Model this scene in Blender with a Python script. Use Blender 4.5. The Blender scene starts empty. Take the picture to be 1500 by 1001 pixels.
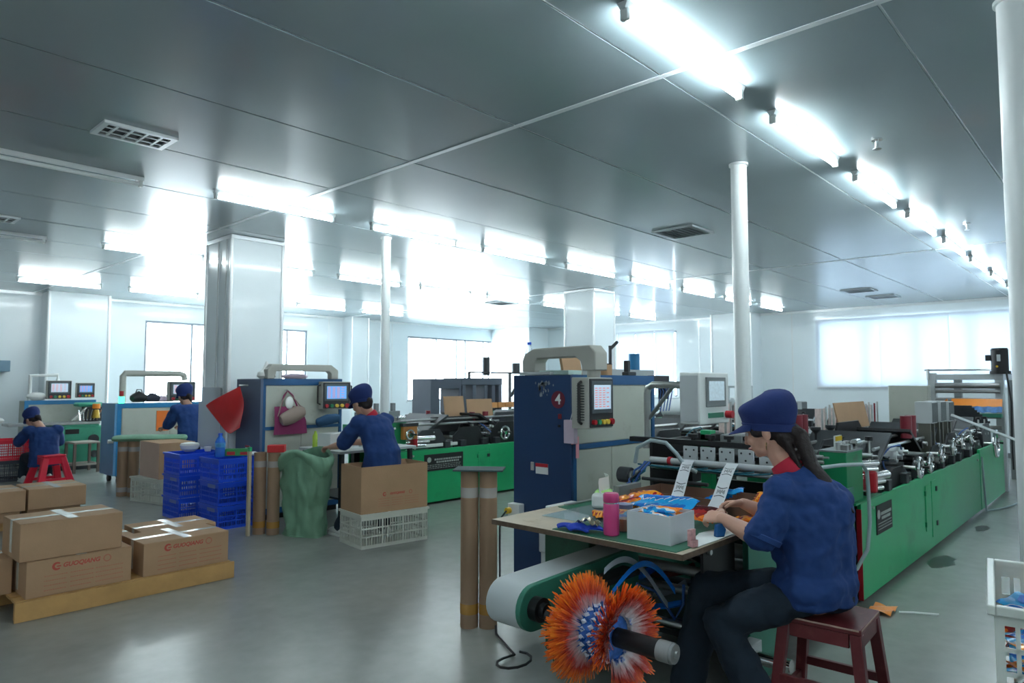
import bpy, bmesh, math, random
from mathutils import Vector, Matrix, noise
S = bpy.context.scene
COL = S.collection
R = math.radians
random.seed(7)
# ------------------------------------------------------------ camera
cam_d = bpy.data.cameras.new('camera'); cam = bpy.data.objects.new('camera', cam_d); COL.objects.link(cam)
cam_d.sensor_width = 36; cam_d.lens = 36 * 1003 / 1500
cam_d.clip_start = .05; cam_d.clip_end = 200
cam.location = (0, 0, 1.45)
cam.rotation_euler = (R(90) + math.atan(61.5 / 1003), 0, R(42.7 - 90))
cam_d.dof.use_dof = True; cam_d.dof.focus_distance = 3.0; cam_d.dof.aperture_fstop = 5.6
S.camera = cam
# ------------------------------------------------------------ world and exposure
w = bpy.data.worlds.new('world'); S.world = w; w.use_nodes = True
bg = w.node_tree.nodes['Background']
bg.inputs[0].default_value = (.80, .93, 1, 1); bg.inputs[1].default_value = 9.0
S.view_settings.view_transform = 'Standard'; S.view_settings.look = 'None'
S.view_settings.exposure = 0.95; S.view_settings.gamma = 1; S.view_settings.use_curve_mapping = False
TUBE = 36.0
HC = 3.15                       # ceiling height
X0, X1, Y0, Y1 = -7.5, 16.4, -5.2, 15.2

# ------------------------------------------------------------ materials
MATS = {}
def M(name, c, rough=.5, metal=0., var=.06, scale=6., bump=0., bscale=40., emit=0., alpha=1., trans=0., coat=0., spec=.5, dirt=None, dscale=2.):
    if name in MATS: return MATS[name]
    m = bpy.data.materials.new(name); m.use_nodes = True; nt = m.node_tree; b = nt.nodes['Principled BSDF']
    b.inputs['Roughness'].default_value = rough; b.inputs['Metallic'].default_value = metal
    b.inputs['Alpha'].default_value = alpha; b.inputs['Transmission Weight'].default_value = trans
    b.inputs['Coat Weight'].default_value = coat; b.inputs['Specular IOR Level'].default_value = spec
    b.inputs['Coat Roughness'].default_value = .08
    c = tuple(c) + (1,)
    tc = nt.nodes.new('ShaderNodeTexCoord')
    if var > 0 or dirt:
        n = nt.nodes.new('ShaderNodeTexNoise'); n.inputs['Scale'].default_value = scale; n.inputs['Detail'].default_value = 5
        nt.links.new(tc.outputs['Object'], n.inputs['Vector'])
        mx = nt.nodes.new('ShaderNodeMix'); mx.data_type = 'RGBA'
        mx.inputs[6].default_value = tuple(max(0, x * (1 - var * 2)) for x in c[:3]) + (1,)
        mx.inputs[7].default_value = tuple(min(1, x * (1 + var * 2)) for x in c[:3]) + (1,)
        nt.links.new(n.outputs['Fac'], mx.inputs[0]); out = mx.outputs[2]
        if dirt:
            n2 = nt.nodes.new('ShaderNodeTexNoise'); n2.inputs['Scale'].default_value = dscale; n2.inputs['Detail'].default_value = 9; n2.inputs['Roughness'].default_value = .7
            nt.links.new(tc.outputs['Object'], n2.inputs['Vector'])
            rp = nt.nodes.new('ShaderNodeMapRange'); rp.inputs[1].default_value = .56; rp.inputs[2].default_value = .72
            nt.links.new(n2.outputs['Fac'], rp.inputs[0])
            m2 = nt.nodes.new('ShaderNodeMix'); m2.data_type = 'RGBA'; m2.inputs[7].default_value = tuple(dirt) + (1,)
            nt.links.new(rp.outputs[0], m2.inputs[0]); nt.links.new(out, m2.inputs[6]); out = m2.outputs[2]
        nt.links.new(out, b.inputs['Base Color'])
    else:
        b.inputs['Base Color'].default_value = c
    if bump > 0:
        n3 = nt.nodes.new('ShaderNodeTexNoise'); n3.inputs['Scale'].default_value = bscale; n3.inputs['Detail'].default_value = 4
        nt.links.new(tc.outputs['Object'], n3.inputs['Vector'])
        bp = nt.nodes.new('ShaderNodeBump'); bp.inputs['Strength'].default_value = bump; bp.inputs['Distance'].default_value = .01
        nt.links.new(n3.outputs['Fac'], bp.inputs['Height']); nt.links.new(bp.outputs[0], b.inputs['Normal'])
    if emit > 0:
        b.inputs['Emission Color'].default_value = c; b.inputs['Emission Strength'].default_value = emit
    MATS[name] = m
    return m
def hexc(r, g, b):               # sRGB 0-255 to linear
    f = lambda v: ((v / 255 + .055) / 1.055) ** 2.4 if v > 10 else v / 255 / 12.92
    return (f(r), f(g), f(b))
def clear(name, c, alpha_mix, rough=.05):
    if name in MATS: return MATS[name]
    m = bpy.data.materials.new(name); m.use_nodes = True; nt = m.node_tree
    nt.nodes.remove(nt.nodes['Principled BSDF']); out = nt.nodes['Material Output']
    t = nt.nodes.new('ShaderNodeBsdfTransparent'); t.inputs[0].default_value = tuple(c) + (1,)
    g = nt.nodes.new('ShaderNodeBsdfPrincipled'); g.inputs['Base Color'].default_value = tuple(c) + (1,); g.inputs['Roughness'].default_value = rough
    x = nt.nodes.new('ShaderNodeMixShader'); x.inputs[0].default_value = alpha_mix
    nt.links.new(t.outputs[0], x.inputs[1]); nt.links.new(g.outputs[0], x.inputs[2]); nt.links.new(x.outputs[0], out.inputs[0])
    MATS[name] = m
    return m
white_wall = M('wall_panel_white', (.80, .87, .90), .28, var=.02, scale=1.5, coat=.3)
alu = M('aluminium', (.72, .75, .77), .3, .85, var=.03)
alu_white = M('white_trim', (.80, .83, .84), .3, .3, var=.03)
green = M('machine_green', hexc(28, 168, 106), .36, var=.05, scale=3, dirt=hexc(24, 140, 90), dscale=1.3, coat=.2)
green_worn = M('machine_green_worn', hexc(20, 132, 84), .45, var=.08, scale=8, dirt=hexc(60, 92, 66), dscale=9)
teal = M('machine_teal', hexc(48, 120, 100), .45, var=.06, dirt=hexc(40, 90, 76), dscale=4)
old_green = M('lathe_green', hexc(62, 160, 130), .45, var=.08, dirt=hexc(40, 100, 86), dscale=4)
navy = M('cabinet_navy', hexc(24, 56, 98), .42, var=.05, scale=2)
steelblue = M('cabinet_blue_frame', hexc(30, 84, 132), .4, var=.05)
skyblue = M('cabinet_sky_blue', hexc(28, 118, 170), .4, var=.05)
putty = M('cabinet_putty', hexc(178, 182, 172), .5, var=.03, dirt=hexc(166, 168, 156), dscale=5)
putty_dk = M('arm_putty', hexc(168, 168, 160), .5, var=.03)
lgrey = M('light_grey_enamel', hexc(186, 192, 194), .42, var=.03)
mgrey = M('mid_grey_enamel', hexc(118, 124, 126), .45, var=.05)
dgrey = M('dark_grey_metal', hexc(54, 58, 62), .45, .35, var=.15, scale=12)
black = M('black_metal', hexc(26, 27, 30), .45, .2, var=.2, scale=10)
blackp = M('black_plastic', hexc(24, 24, 26), .5, var=.1)
steel = M('brushed_steel', (.58, .59, .58), .3, .95, var=.06, scale=20)
chrome = M('chrome', (.8, .8, .8), .12, 1., var=.02)
gsteel = M('grey_steel', (.35, .36, .36), .4, .8, var=.1, scale=14)
redm = M('red_enamel', hexc(176, 26, 40), .4, var=.08)
maroon = M('maroon_block', hexc(128, 34, 48), .4, var=.08)
whitep = M('white_plastic', hexc(226, 230, 228), .4, var=.02)
card = M('cardboard', hexc(172, 138, 106), .8, var=.07, scale=5, bump=.15, bscale=60)
card_in = M('cardboard_inside', hexc(150, 116, 86), .85, var=.06)
card_pink = M('cardboard_pale', hexc(206, 176, 160), .8, var=.05)
tape = M('packing_tape', hexc(206, 202, 190), .18, var=.05, spec=.8)
redink = M('red_ink', hexc(178, 74, 60), .8, var=.05)
redink2 = M('faded_red_ink', hexc(176, 112, 88), .8, var=.05)
wood = M('pallet_wood', hexc(190, 148, 92), .75, var=.12, scale=9, bump=.3, bscale=30)
ply = M('plywood', hexc(190, 176, 156), .55, var=.08, scale=5, dirt=hexc(168, 150, 126), dscale=6)
ply_edge = M('plywood_edge', hexc(92, 76, 62), .8, var=.3, scale=30)
navycloth = M('work_blue_cotton', hexc(24, 58, 116), .85, var=.08, scale=14, bump=.25, bscale=26)
capcloth = M('cap_blue_cotton', hexc(26, 46, 104), .85, var=.08, scale=14, bump=.2, bscale=30)
trouser = M('dark_trouser_cotton', hexc(22, 38, 52), .88, var=.12, scale=12, bump=.3, bscale=22)
skin = M('skin', hexc(208, 160, 138), .5, var=.05, scale=14)
hairm = M('dark_hair', hexc(30, 18, 18), .6, var=.3, scale=60, bump=.3, bscale=120)
redcloth = M('red_collar_cloth', hexc(186, 30, 56), .8, var=.05)
bluecrate = M('blue_crate_plastic', hexc(34, 84, 224), .38, var=.04)
bluecrate_dk = M('blue_crate_plastic_deep', hexc(20, 50, 150), .4, var=.06)
whitecrate = M('white_crate_plastic', hexc(206, 208, 198), .45, var=.05)
redcrate = M('red_crate_plastic', hexc(222, 28, 58), .38, var=.05)
glow_green = M('green_lamp_lens', hexc(80, 255, 190), .3, emit=1.5, var=0)
rubber = M('grey_hose', hexc(150, 166, 170), .5, var=.05)
rubber_g = M('teal_air_hose', hexc(40, 110, 130), .4, var=.05)
rubber_b = M('blue_air_hose', hexc(50, 92, 160), .4, var=.1)
rubber_k = M('black_cable_rubber', hexc(28, 30, 32), .5, var=.05)
tubecard = M('tube_cardboard', hexc(146, 118, 94), .7, var=.06, scale=4)
tape_brown = M('brown_tape', hexc(176, 130, 66), .25, var=.1)
paper = M('white_paper', hexc(232, 234, 232), .7, var=.02)
filmroll = M('white_film_roll', hexc(214, 220, 222), .3, var=.02)
stoolred = M('maroon_stool_paint', hexc(98, 32, 36), .42, var=.1, scale=7, dirt=hexc(120, 56, 54), dscale=14)
worn = M('worn_pale_edge', hexc(176, 150, 136), .8, var=.2, scale=30)

# ------------------------------------------------------------ mesh builder
class MB:
    def __init__(s): s.v = []; s.f = []; s.m = []
    def add(s, vs, fs, m=0):
        o = len(s.v); s.v += [tuple(v) for v in vs]; s.f += [tuple(i + o for i in f) for f in fs]; s.m += [m] * len(fs); return s
    def box(s, x0, x1, y0, y1, z0, z1, m=0):
        return s.add([(x, y, z) for z in (z0, z1) for y in (y0, y1) for x in (x0, x1)],
                     [(0, 2, 3, 1), (4, 5, 7, 6), (0, 1, 5, 4), (2, 6, 7, 3), (0, 4, 6, 2), (1, 3, 7, 5)], m)
    def rbox(s, c, size, rot=(0, 0, 0), m=0):
        from mathutils import Euler
        E = Euler(rot).to_matrix(); c = Vector(c); h = Vector(size) / 2
        return s.add([c + E @ Vector((a * h.x, b * h.y, d * h.z)) for d in (-1, 1) for b in (-1, 1) for a in (-1, 1)],
                     [(0, 2, 3, 1), (4, 5, 7, 6), (0, 1, 5, 4), (2, 6, 7, 3), (0, 4, 6, 2), (1, 3, 7, 5)], m)
    def bar(s, p0, p1, w, h, m=0):
        p0, p1 = Vector(p0), Vector(p1); d = (p1 - p0).normalized(); a = d.cross(Vector((0, 0, 1)))
        if a.length < .01: a = Vector((1, 0, 0))
        a.normalize(); b = a.cross(d); a = a * w / 2; b = b * h / 2
        vs = [p + i * a + j * b for p in (p0, p1) for i, j in ((-1, -1), (1, -1), (1, 1), (-1, 1))]
        return s.add(vs, [(0, 3, 2, 1), (4, 5, 6, 7), (0, 1, 5, 4), (1, 2, 6, 5), (2, 3, 7, 6), (3, 0, 4, 7)], m)
    def cyl(s, p0, p1, r0, r1=None, n=16, m=0, cap=True):
        if r1 is None: r1 = r0
        p0, p1 = Vector(p0), Vector(p1); d = (p1 - p0).normalized(); a = d.orthogonal().normalized(); b = d.cross(a)
        vs = [p + r * (math.cos(2 * math.pi * i / n) * a + math.sin(2 * math.pi * i / n) * b) for p, r in ((p0, r0), (p1, r1)) for i in range(n)]
        fs = [(i, (i + 1) % n, n + (i + 1) % n, n + i) for i in range(n)]
        if cap: fs += [tuple(range(n))[::-1], tuple(range(n, 2 * n))]
        return s.add(vs, fs, m)
    def tube(s, pts, r, n=8, m=0, closed=False):
        pts = [Vector(p) for p in pts]; N = len(pts); rs = r if isinstance(r, (list, tuple)) else [r] * N
        vs = []; fs = []; a = None
        for i, p in enumerate(pts):
            if closed: d = pts[(i + 1) % N] - pts[i - 1]
            else: d = pts[min(i + 1, N - 1)] - pts[max(i - 1, 0)]
            d = d.normalized() if d.length > 1e-9 else Vector((0, 0, 1))
            a = d.orthogonal() if a is None else a - a.dot(d) * d
            if a.length < 1e-6: a = d.orthogonal()
            a.normalize(); b = d.cross(a)
            vs += [p + rs[i] * (math.cos(2 * math.pi * k / n) * a + math.sin(2 * math.pi * k / n) * b) for k in range(n)]
        for i in range(N if closed else N - 1):
            o, q = i * n, ((i + 1) % N) * n
            fs += [(o + k, o + (k + 1) % n, q + (k + 1) % n, q + k) for k in range(n)]
        if not closed: fs += [tuple(range(n))[::-1], tuple(range((N - 1) * n, N * n))]
        return s.add(vs, fs, m)
    def lathe(s, c, prof, n=24, m=0, axis='z'):
        c = Vector(c); vs = []
        for r, z in prof:
            for i in range(n):
                a = 2 * math.pi * i / n; x, y = r * math.cos(a), r * math.sin(a)
                vs.append(c + (Vector((x, y, z)) if axis == 'z' else Vector((x, z, y)) if axis == 'y' else Vector((z, x, y))))
        P = len(prof); fs = []
        for j in range(P - 1):
            for i in range(n):
                q = (j * n + i, j * n + (i + 1) % n, (j + 1) * n + (i + 1) % n, (j + 1) * n + i)
                fs.append(q if axis != 'y' else q[::-1])
        e = [tuple(range(n))[::-1], tuple(range((P - 1) * n, P * n))]
        if axis == 'y': e = [x[::-1] for x in e]
        return s.add(vs, fs + e, m)
    def prism(s, poly, axis, a, b, m=0):
        mk = {'x': lambda u, v, t: (t, u, v), 'y': lambda u, v, t: (u, t, v), 'z': lambda u, v, t: (u, v, t)}[axis]
        n = len(poly); vs = [mk(u, v, a) for u, v in poly] + [mk(u, v, b) for u, v in poly]
        return s.add(vs, [tuple(range(n))[::-1], tuple(range(n, 2 * n))] + [(i, (i + 1) % n, n + (i + 1) % n, n + i) for i in range(n)], m)
    def ell(s, c, rad, rot=None, nu=16, nv=10, m=0):
        c = Vector(c); vs = []; fs = []
        for j in range(1, nv):
            t = math.pi * j / nv
            for i in range(nu):
                a = 2 * math.pi * i / nu
                p = Vector((rad[0] * math.sin(t) * math.cos(a), rad[1] * math.sin(t) * math.sin(a), rad[2] * math.cos(t)))
                vs.append(c + (rot @ p if rot else p))
        top = Vector((0, 0, rad[2])); vs.append(c + (rot @ top if rot else top)); vs.append(c - (rot @ top if rot else top))
        T = len(vs) - 2
        for j in range(nv - 2):
            for i in range(nu):
                fs.append((j * nu + i, (j + 1) * nu + i, (j + 1) * nu + (i + 1) % nu, j * nu + (i + 1) % nu))
        for i in range(nu):
            fs.append((T, i, (i + 1) % nu)); fs.append((T + 1, (nv - 2) * nu + (i + 1) % nu, (nv - 2) * nu + i))
        return s.add(vs, fs, m)
    def chain(s, pts, ra, rb=None, side=(1, 0, 0), n=14, m=0, ends=True):
        """closed elliptic tube with rounded ends; ra along side vector, rb across"""
        pts = [Vector(p) for p in pts]; rb = rb or ra; side = Vector(side); N = len(pts)
        P = []; A = []; B = []
        if ends:
            d = (pts[0] - pts[1]).normalized(); k = min(ra[0], rb[0])
            P += [pts[0] + d * k * .95, pts[0] + d * k * .6]; A += [ra[0] * .3, ra[0] * .8]; B += [rb[0] * .3, rb[0] * .8]
        P += pts; A += list(ra); B += list(rb)
        if ends:
            d = (pts[-1] - pts[-2]).normalized(); k = min(ra[-1], rb[-1])
            P += [pts[-1] + d * k * .6, pts[-1] + d * k * .95]; A += [ra[-1] * .8, ra[-1] * .3]; B += [rb[-1] * .8, rb[-1] * .3]
        N = len(P); vs = []; fs = []
        for i, p in enumerate(P):
            d = (P[min(i + 1, N - 1)] - P[max(i - 1, 0)]).normalized(); a = side - side.dot(d) * d
            if a.length < .05: a = d.orthogonal()
            a.normalize(); b = d.cross(a)
            vs += [p + A[i] * math.cos(2 * math.pi * k / n) * a + B[i] * math.sin(2 * math.pi * k / n) * b for k in range(n)]
        for i in range(N - 1):
            fs += [(i * n + k, i * n + (k + 1) % n, (i + 1) * n + (k + 1) % n, (i + 1) * n + k) for k in range(n)]
        fs += [tuple(range(n))[::-1], tuple(range((N - 1) * n, N * n))]
        return s.add(vs, fs, m)
    def sheet(s, fn, nu, nv, th=.002, m=0):
        """double sided sheet following fn(u,v)->point"""
        P = [[Vector(fn(i / nu, j / nv)) for i in range(nu + 1)] for j in range(nv + 1)]
        vs = []; W = nu + 1; K = W * (nv + 1)
        for sgn in (0, 1):
            for j in range(nv + 1):
                for i in range(nu + 1):
                    du = P[j][min(i + 1, nu)] - P[j][max(i - 1, 0)]; dv = P[min(j + 1, nv)][i] - P[max(j - 1, 0)][i]
                    nn = du.cross(dv); nn = nn.normalized() if nn.length > 1e-12 else Vector((0, 0, 1))
                    vs.append(P[j][i] + nn * (th / 2 if sgn == 0 else -th / 2))
        fs = []
        for j in range(nv):
            for i in range(nu):
                a = j * W + i; fs.append((a, a + 1, a + W + 1, a + W)); fs.append((K + a, K + a + W, K + a + W + 1, K + a + 1))
        for i in range(nu):
            fs.append((i, K + i, K + i + 1, i + 1)); a = nv * W + i; fs.append((a, a + 1, K + a + 1, K + a))
        for j in range(nv):
            a = j * W; fs.append((a, a + W, K + a + W, K + a)); a = j * W + nu; fs.append((a, K + a, K + a + W, a + W))
        return s.add(vs, fs, m)
    def xf(s, mat):
        s.v = [tuple(mat @ Vector(v)) for v in s.v]; return s
    def merge(s, o): return s.add(o.v, o.f, 0) if not o.m or max(o.m) == 0 else s._mm(o)
    def _mm(s, o):
        k = len(s.v); s.v += o.v; s.f += [tuple(i + k for i in f) for f in o.f]; s.m += o.m; return s
    def mesh(s, name, mats, off=(0, 0, 0), smooth=True, ang=35):
        me = bpy.data.meshes.new(name)
        vs = [(x - off[0], y - off[1], z - off[2]) for x, y, z in s.v] if off != (0, 0, 0) else s.v
        me.from_pydata(vs, [], s.f)
        for m in (mats if isinstance(mats, (list, tuple)) else [mats]): me.materials.append(m)
        if max(s.m or [0]) > 0: me.polygons.foreach_set('material_index', s.m)
        if smooth:
            me.polygons.foreach_set('use_smooth', [True] * len(me.polygons)); me.set_sharp_from_angle(angle=R(ang))
        me.update(); return me
def bevel(o, wd, seg=2):
    b = o.modifiers.new('bevel', 'BEVEL'); b.width = wd; b.segments = seg; b.limit_method = 'ANGLE'; b.angle_limit = R(40); return o
class T:
    """a thing: an Empty at its base that parents its parts"""
    def __init__(s, name, label, cat, loc=(0, 0, 0), rz=0, group=None, world=False):
        o = bpy.data.objects.new(name, None); COL.objects.link(o); o.empty_display_size = .1
        o.location = loc; o.rotation_euler = (0, 0, rz); o['label'] = label; o['category'] = cat
        if group: o['group'] = group
        s.o = o; s.off = tuple(loc) if world else (0, 0, 0)
    def part(s, name, mb, mat, parent=None, label=None, kind=None, bev=0, smooth=True, ang=35):
        me = mb if isinstance(mb, bpy.types.Mesh) else mb.mesh(name, mat, s.off, smooth, ang)
        o = bpy.data.objects.new(name, me); COL.objects.link(o); o.parent = parent or s.o
        if label: o['label'] = label
        if kind: o['kind'] = kind
        if bev: bevel(o, bev)
        return o
def single(name, mb, mat, label, cat, group=None, kind=None, bev=0, base=None, ang=35, smooth=True):
    if base is None:
        xs = [v[0] for v in mb.v]; ys = [v[1] for v in mb.v]; zs = [v[2] for v in mb.v]
        base = ((min(xs) + max(xs)) / 2, (min(ys) + max(ys)) / 2, min(zs))
    me = mb.mesh(name, mat, tuple(base), smooth, ang)
    o = bpy.data.objects.new(name, me); COL.objects.link(o); o.location = base
    o['label'] = label; o['category'] = cat
    if group: o['group'] = group
    if kind: o['kind'] = kind
    if bev: bevel(o, bev)
    return o
def struct(name, mb, mat, parent=None, bev=0, smooth=False):
    me = mb.mesh(name, mat, smooth=smooth); o = bpy.data.objects.new(name, me); COL.objects.link(o)
    if parent: o.parent = parent
    o['kind'] = 'structure'
    if bev: bevel(o, bev)
    return o
def spart(name, mb, mat, parent, smooth=False, bev=0, kind=None):
    me = mb if isinstance(mb, bpy.types.Mesh) else mb.mesh(name, mat, smooth=smooth)
    o = bpy.data.objects.new(name, me); COL.objects.link(o); o.parent = parent
    if bev: bevel(o, bev)
    if kind: o['kind'] = kind
    return o
def copytree(o, loc=None, rz=None, label=None, group=None, parent=None):
    c = o.copy(); COL.objects.link(c)
    if parent: c.parent = parent
    for ch in list(o.children): copytree(ch, parent=c)
    if loc is not None: c.location = loc
    if rz is not None: c.rotation_euler = (0, 0, rz)
    if label: c['label'] = label
    if group: c['group'] = group
    return c
def text_mb(txt, size, depth=.001, shear=0., bold=0.):
    cu = bpy.data.curves.new('t', 'FONT'); cu.body = txt; cu.size = size; cu.extrude = depth; cu.align_x = 'CENTER'; cu.align_y = 'CENTER'; cu.shear = shear; cu.offset = bold
    cu.resolution_u = 3
    ob = bpy.data.objects.new('t', cu); COL.objects.link(ob); bpy.context.view_layer.update()
    me = bpy.data.meshes.new_from_object(ob.evaluated_get(bpy.context.evaluated_depsgraph_get()))
    mb = MB(); mb.add([v.co for v in me.vertices], [tuple(p.vertices) for p in me.polygons])
    bpy.data.objects.remove(ob); bpy.data.curves.remove(cu); bpy.data.meshes.remove(me)
    return mb
def frame_mat(origin, ux, uz):
    """matrix that maps text x->ux, text y->uz, text z->ux x uz, at origin"""
    ux = Vector(ux).normalized(); uz = Vector(uz).normalized(); n = ux.cross(uz)
    m = Matrix((ux, uz, n)).transposed().to_4x4(); m.translation = Vector(origin); return m
ORD = ['nearest', 'second', 'third', 'fourth', 'fifth', 'sixth', 'seventh', 'eighth', 'ninth']

# ============================================================ SETTING
fm = bpy.data.materials.new('polished_concrete'); fm.use_nodes = True; nt = fm.node_tree; b = nt.nodes['Principled BSDF']
tc = nt.nodes.new('ShaderNodeTexCoord')
n1 = nt.nodes.new('ShaderNodeTexNoise'); n1.inputs['Scale'].default_value = .7; n1.inputs['Detail'].default_value = 8; n1.inputs['Roughness'].default_value = .65
n2 = nt.nodes.new('ShaderNodeTexNoise'); n2.inputs['Scale'].default_value = 9; n2.inputs['Detail'].default_value = 6
cr = nt.nodes.new('ShaderNodeValToRGB'); cr.color_ramp.elements[0].position = .3; cr.color_ramp.elements[1].position = .75
cr.color_ramp.elements[0].color = (.23, .24, .225, 1); cr.color_ramp.elements[1].color = (.33, .34, .32, 1)
mx = nt.nodes.new('ShaderNodeMix'); mx.data_type = 'FLOAT'; mx.inputs[0].default_value = .3
nt.links.new(tc.outputs['Object'], n1.inputs['Vector']); nt.links.new(tc.outputs['Object'], n2.inputs['Vector'])
nt.links.new(n1.outputs['Fac'], mx.inputs[2]); nt.links.new(n2.outputs['Fac'], mx.inputs[3]); n1.noise_type = 'FBM'; n1.inputs['Detail'].default_value = 5; nt.links.new(mx.outputs[0], cr.inputs[0])
nt.links.new(cr.outputs[0], b.inputs['Base Color'])
b.inputs['Roughness'].default_value = .27
bp = nt.nodes.new('ShaderNodeBump'); bp.inputs['Strength'].default_value = .02; bp.inputs['Distance'].default_value = .005
nt.links.new(n2.outputs['Fac'], bp.inputs['Height']); nt.links.new(bp.outputs[0], b.inputs['Normal'])
floor = struct('floor', MB().box(X0 - .2, X1 + .2, Y0 - .2, Y1 + .2, -.15, 0), fm)
# ceiling of steel sandwich panels
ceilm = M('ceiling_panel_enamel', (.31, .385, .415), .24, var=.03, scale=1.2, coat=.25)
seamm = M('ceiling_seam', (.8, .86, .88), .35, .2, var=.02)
ceiling = struct('ceiling', MB().box(X0 - .2, X1 + .2, Y0 - .2, Y1 + .2, HC + .006, HC + .2), seamm)
xs = [X0, -3.41, 3.28, 9.97, X1]; ys = [.81 + 1.088 * k for k in range(-6, 15)]; ys = [y for y in ys if Y0 < y < Y1 - .2]; ys = [Y0] + ys + [Y1]
for i in range(4):
    for j in range(len(ys) - 1):
        z = HC + random.uniform(-.0015, .0015)
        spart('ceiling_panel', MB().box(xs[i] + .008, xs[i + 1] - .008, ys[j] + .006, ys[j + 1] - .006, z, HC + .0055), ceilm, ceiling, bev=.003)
for k, x in enumerate(xs[1:4]):
    spart('seam_strip', MB().box(x - .02, x + .02, Y0, Y1, HC - .004, HC + .004), seamm, ceiling)
def wall_with_holes(name, axis, pos, th, a0, a1, holes, z1=HC + .01):
    """wall slab along axis ('x' wall runs in X at Y=pos); holes = (a, b, z0, z1)"""
    mb = MB(); cuts = sorted(holes)
    def bx(a, b, z0, zz):
        if b - a < 1e-4 or zz - z0 < 1e-4: return
        if axis == 'x': mb.box(a, b, min(pos, pos + th), max(pos, pos + th), z0, zz)
        else: mb.box(min(pos, pos + th), max(pos, pos + th), a, b, z0, zz)
    cur = a0
    for (a, b, z0, zz) in cuts:
        bx(cur, a, 0, z1); bx(a, b, 0, z0); bx(a, b, zz, z1); cur = b
    bx(cur, a1, 0, z1)
    return struct(name, mb, white_wall)
LW = [(5.25, 7.55, .95, 2.76), (7.95, 9.0, .95, 2.76), (12.15, 15.8, .95, 2.78)]
BW = [(-1.6, 1.0, 1.38, 2.86), (1.55, 5.5, 1.38, 2.88), (9.15, 11.05, 1.1, 2.86)]
wl = wall_with_holes('wall_left', 'x', Y1, .2, X0 - .2, X1 + .2, LW)
wb = wall_with_holes('wall_back', 'y', X1, .2, Y0 - .2, Y1 + .2, BW)
wr = wall_with_holes('wall_right', 'x', Y0, -.2, X0 - .2, X1 + .2, [])
wf = wall_with_holes('wall_front', 'y', X0, -.2, Y0 - .2, Y1 + .2, [])
glass = clear('window_glass', (1, 1, 1), .06)
winframe = M('window_frame_grey', hexc(120, 130, 140), .4, .4, var=.03)
wn = 0
def window(axis, pos, a, b, z0, z1, divs):
    global wn
    wn += 1; mb = MB(); f = .045
    def bx(m, u0, u1, w0, w1, d0=.03, d1=.09):
        return m.box(u0, u1, pos + d0, pos + d1, w0, w1) if axis == 'x' else m.box(pos + d0, pos + d1, u0, u1, w0, w1)
    bx(mb, a, b, z0, z0 + f); bx(mb, a, b, z1 - f, z1); bx(mb, a, a + f, z0 + f, z1 - f); bx(mb, b - f, b, z0 + f, z1 - f)
    o = struct('window_%d' % wn, mb, winframe)
    edges = [a + f] + [a + (b - a) * d for d in divs] + [b - f]
    for d in edges[1:-1]: spart('mullion', bx(MB(), d - .02, d + .02, z0 + f, z1 - f, .035, .085), winframe, o)
    for i in range(len(edges) - 1):
        spart('pane', bx(MB(), edges[i] + .02 * (i > 0), edges[i + 1] - .02 * (i < len(edges) - 2), z0 + f, z1 - f, .056, .062), glass, o)
    sl = MB(); bx(sl, a - .03, b + .03, z0 - .025, z0, -.04, .1); spart('window_sill', sl, alu_white, o)
    ld = bpy.data.lights.new('portal', 'AREA'); ld.shape = 'RECTANGLE'; ld.size = b - a; ld.size_y = z1 - z0; ld.cycles.is_portal = True
    lo = bpy.data.objects.new('window_portal', ld); COL.objects.link(lo)
    if axis == 'x': lo.location = ((a + b) / 2, pos + .15, (z0 + z1) / 2); lo.rotation_euler = (R(-90), 0, 0)
    else: lo.location = (pos + .15, (a + b) / 2, (z0 + z1) / 2); lo.rotation_euler = (R(-90), 0, R(-90))
window('x', Y1, *LW[0], (.42, .62, .8)); window('x', Y1, *LW[1], (.5,)); window('x', Y1, *LW[2], (.3, .52, .62, .83, .9))
window('y', X1, *BW[0], (.5,)); window('y', X1, *BW[1], (.25, .5, .75)); window('y', X1, *BW[2], (.33, .66))
# wall panel seams, pilasters and trims
tn = 0
def trim(mb, mat=alu_white, name=None, bev=0):
    global tn
    tn += 1; return struct(name or 'trim_%d' % tn, mb, mat, bev=bev)
def pilaster(x0, x1, y0, y1, edges):
    t = trim(MB().box(x0, x1, y0, y1, 0, HC), white_wall)
    for ex, ey in edges: spart('corner_bead', MB().cyl((ex, ey, 0), (ex, ey, HC - .001), .028, n=10), alu_white, t, smooth=True)
pilaster(3.42, 4.42, Y1 - .5, Y1, [(3.42, Y1 - .5), (4.42, Y1 - .5)])
pilaster(10.0, 10.5, Y1 - .45, Y1, [(10.0, Y1 - .45), (10.5, Y1 - .45)])
pilaster(X1 - .9, X1, 13.6, Y1, [(X1 - .9, 13.6)])
pilaster(X1 - .6, X1, 6.85, 7.85, [(X1 - .6, 6.85), (X1 - .6, 7.85)])
for x in (-1.5, .2, 1.9, 7.75, 9.6, 11.6): trim(MB().box(x - .015, x + .015, Y1 - .008, Y1 + .001, 0, HC))
for y in (12.1, 8.5, 6.1, -2.0): trim(MB().box(X1 - .008, X1 + .001, y - .015, y + .015, 0, HC))
trim(MB().box(X0, X1, Y1 - .04, Y1, HC - .05, HC), alu_white, 'trim_ceiling_left'); trim(MB().box(X1 - .04, X1, Y0, Y1 - .04, HC - .05, HC), alu_white, 'trim_ceiling_back')
trim(MB().box(X0, X1 - .02, Y1 - .02, Y1, 0, .1), mgrey, 'baseboard_left'); trim(MB().box(X1 - .02, X1, Y0, Y1 - .02, 0, .1), mgrey, 'baseboard_back')
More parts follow.
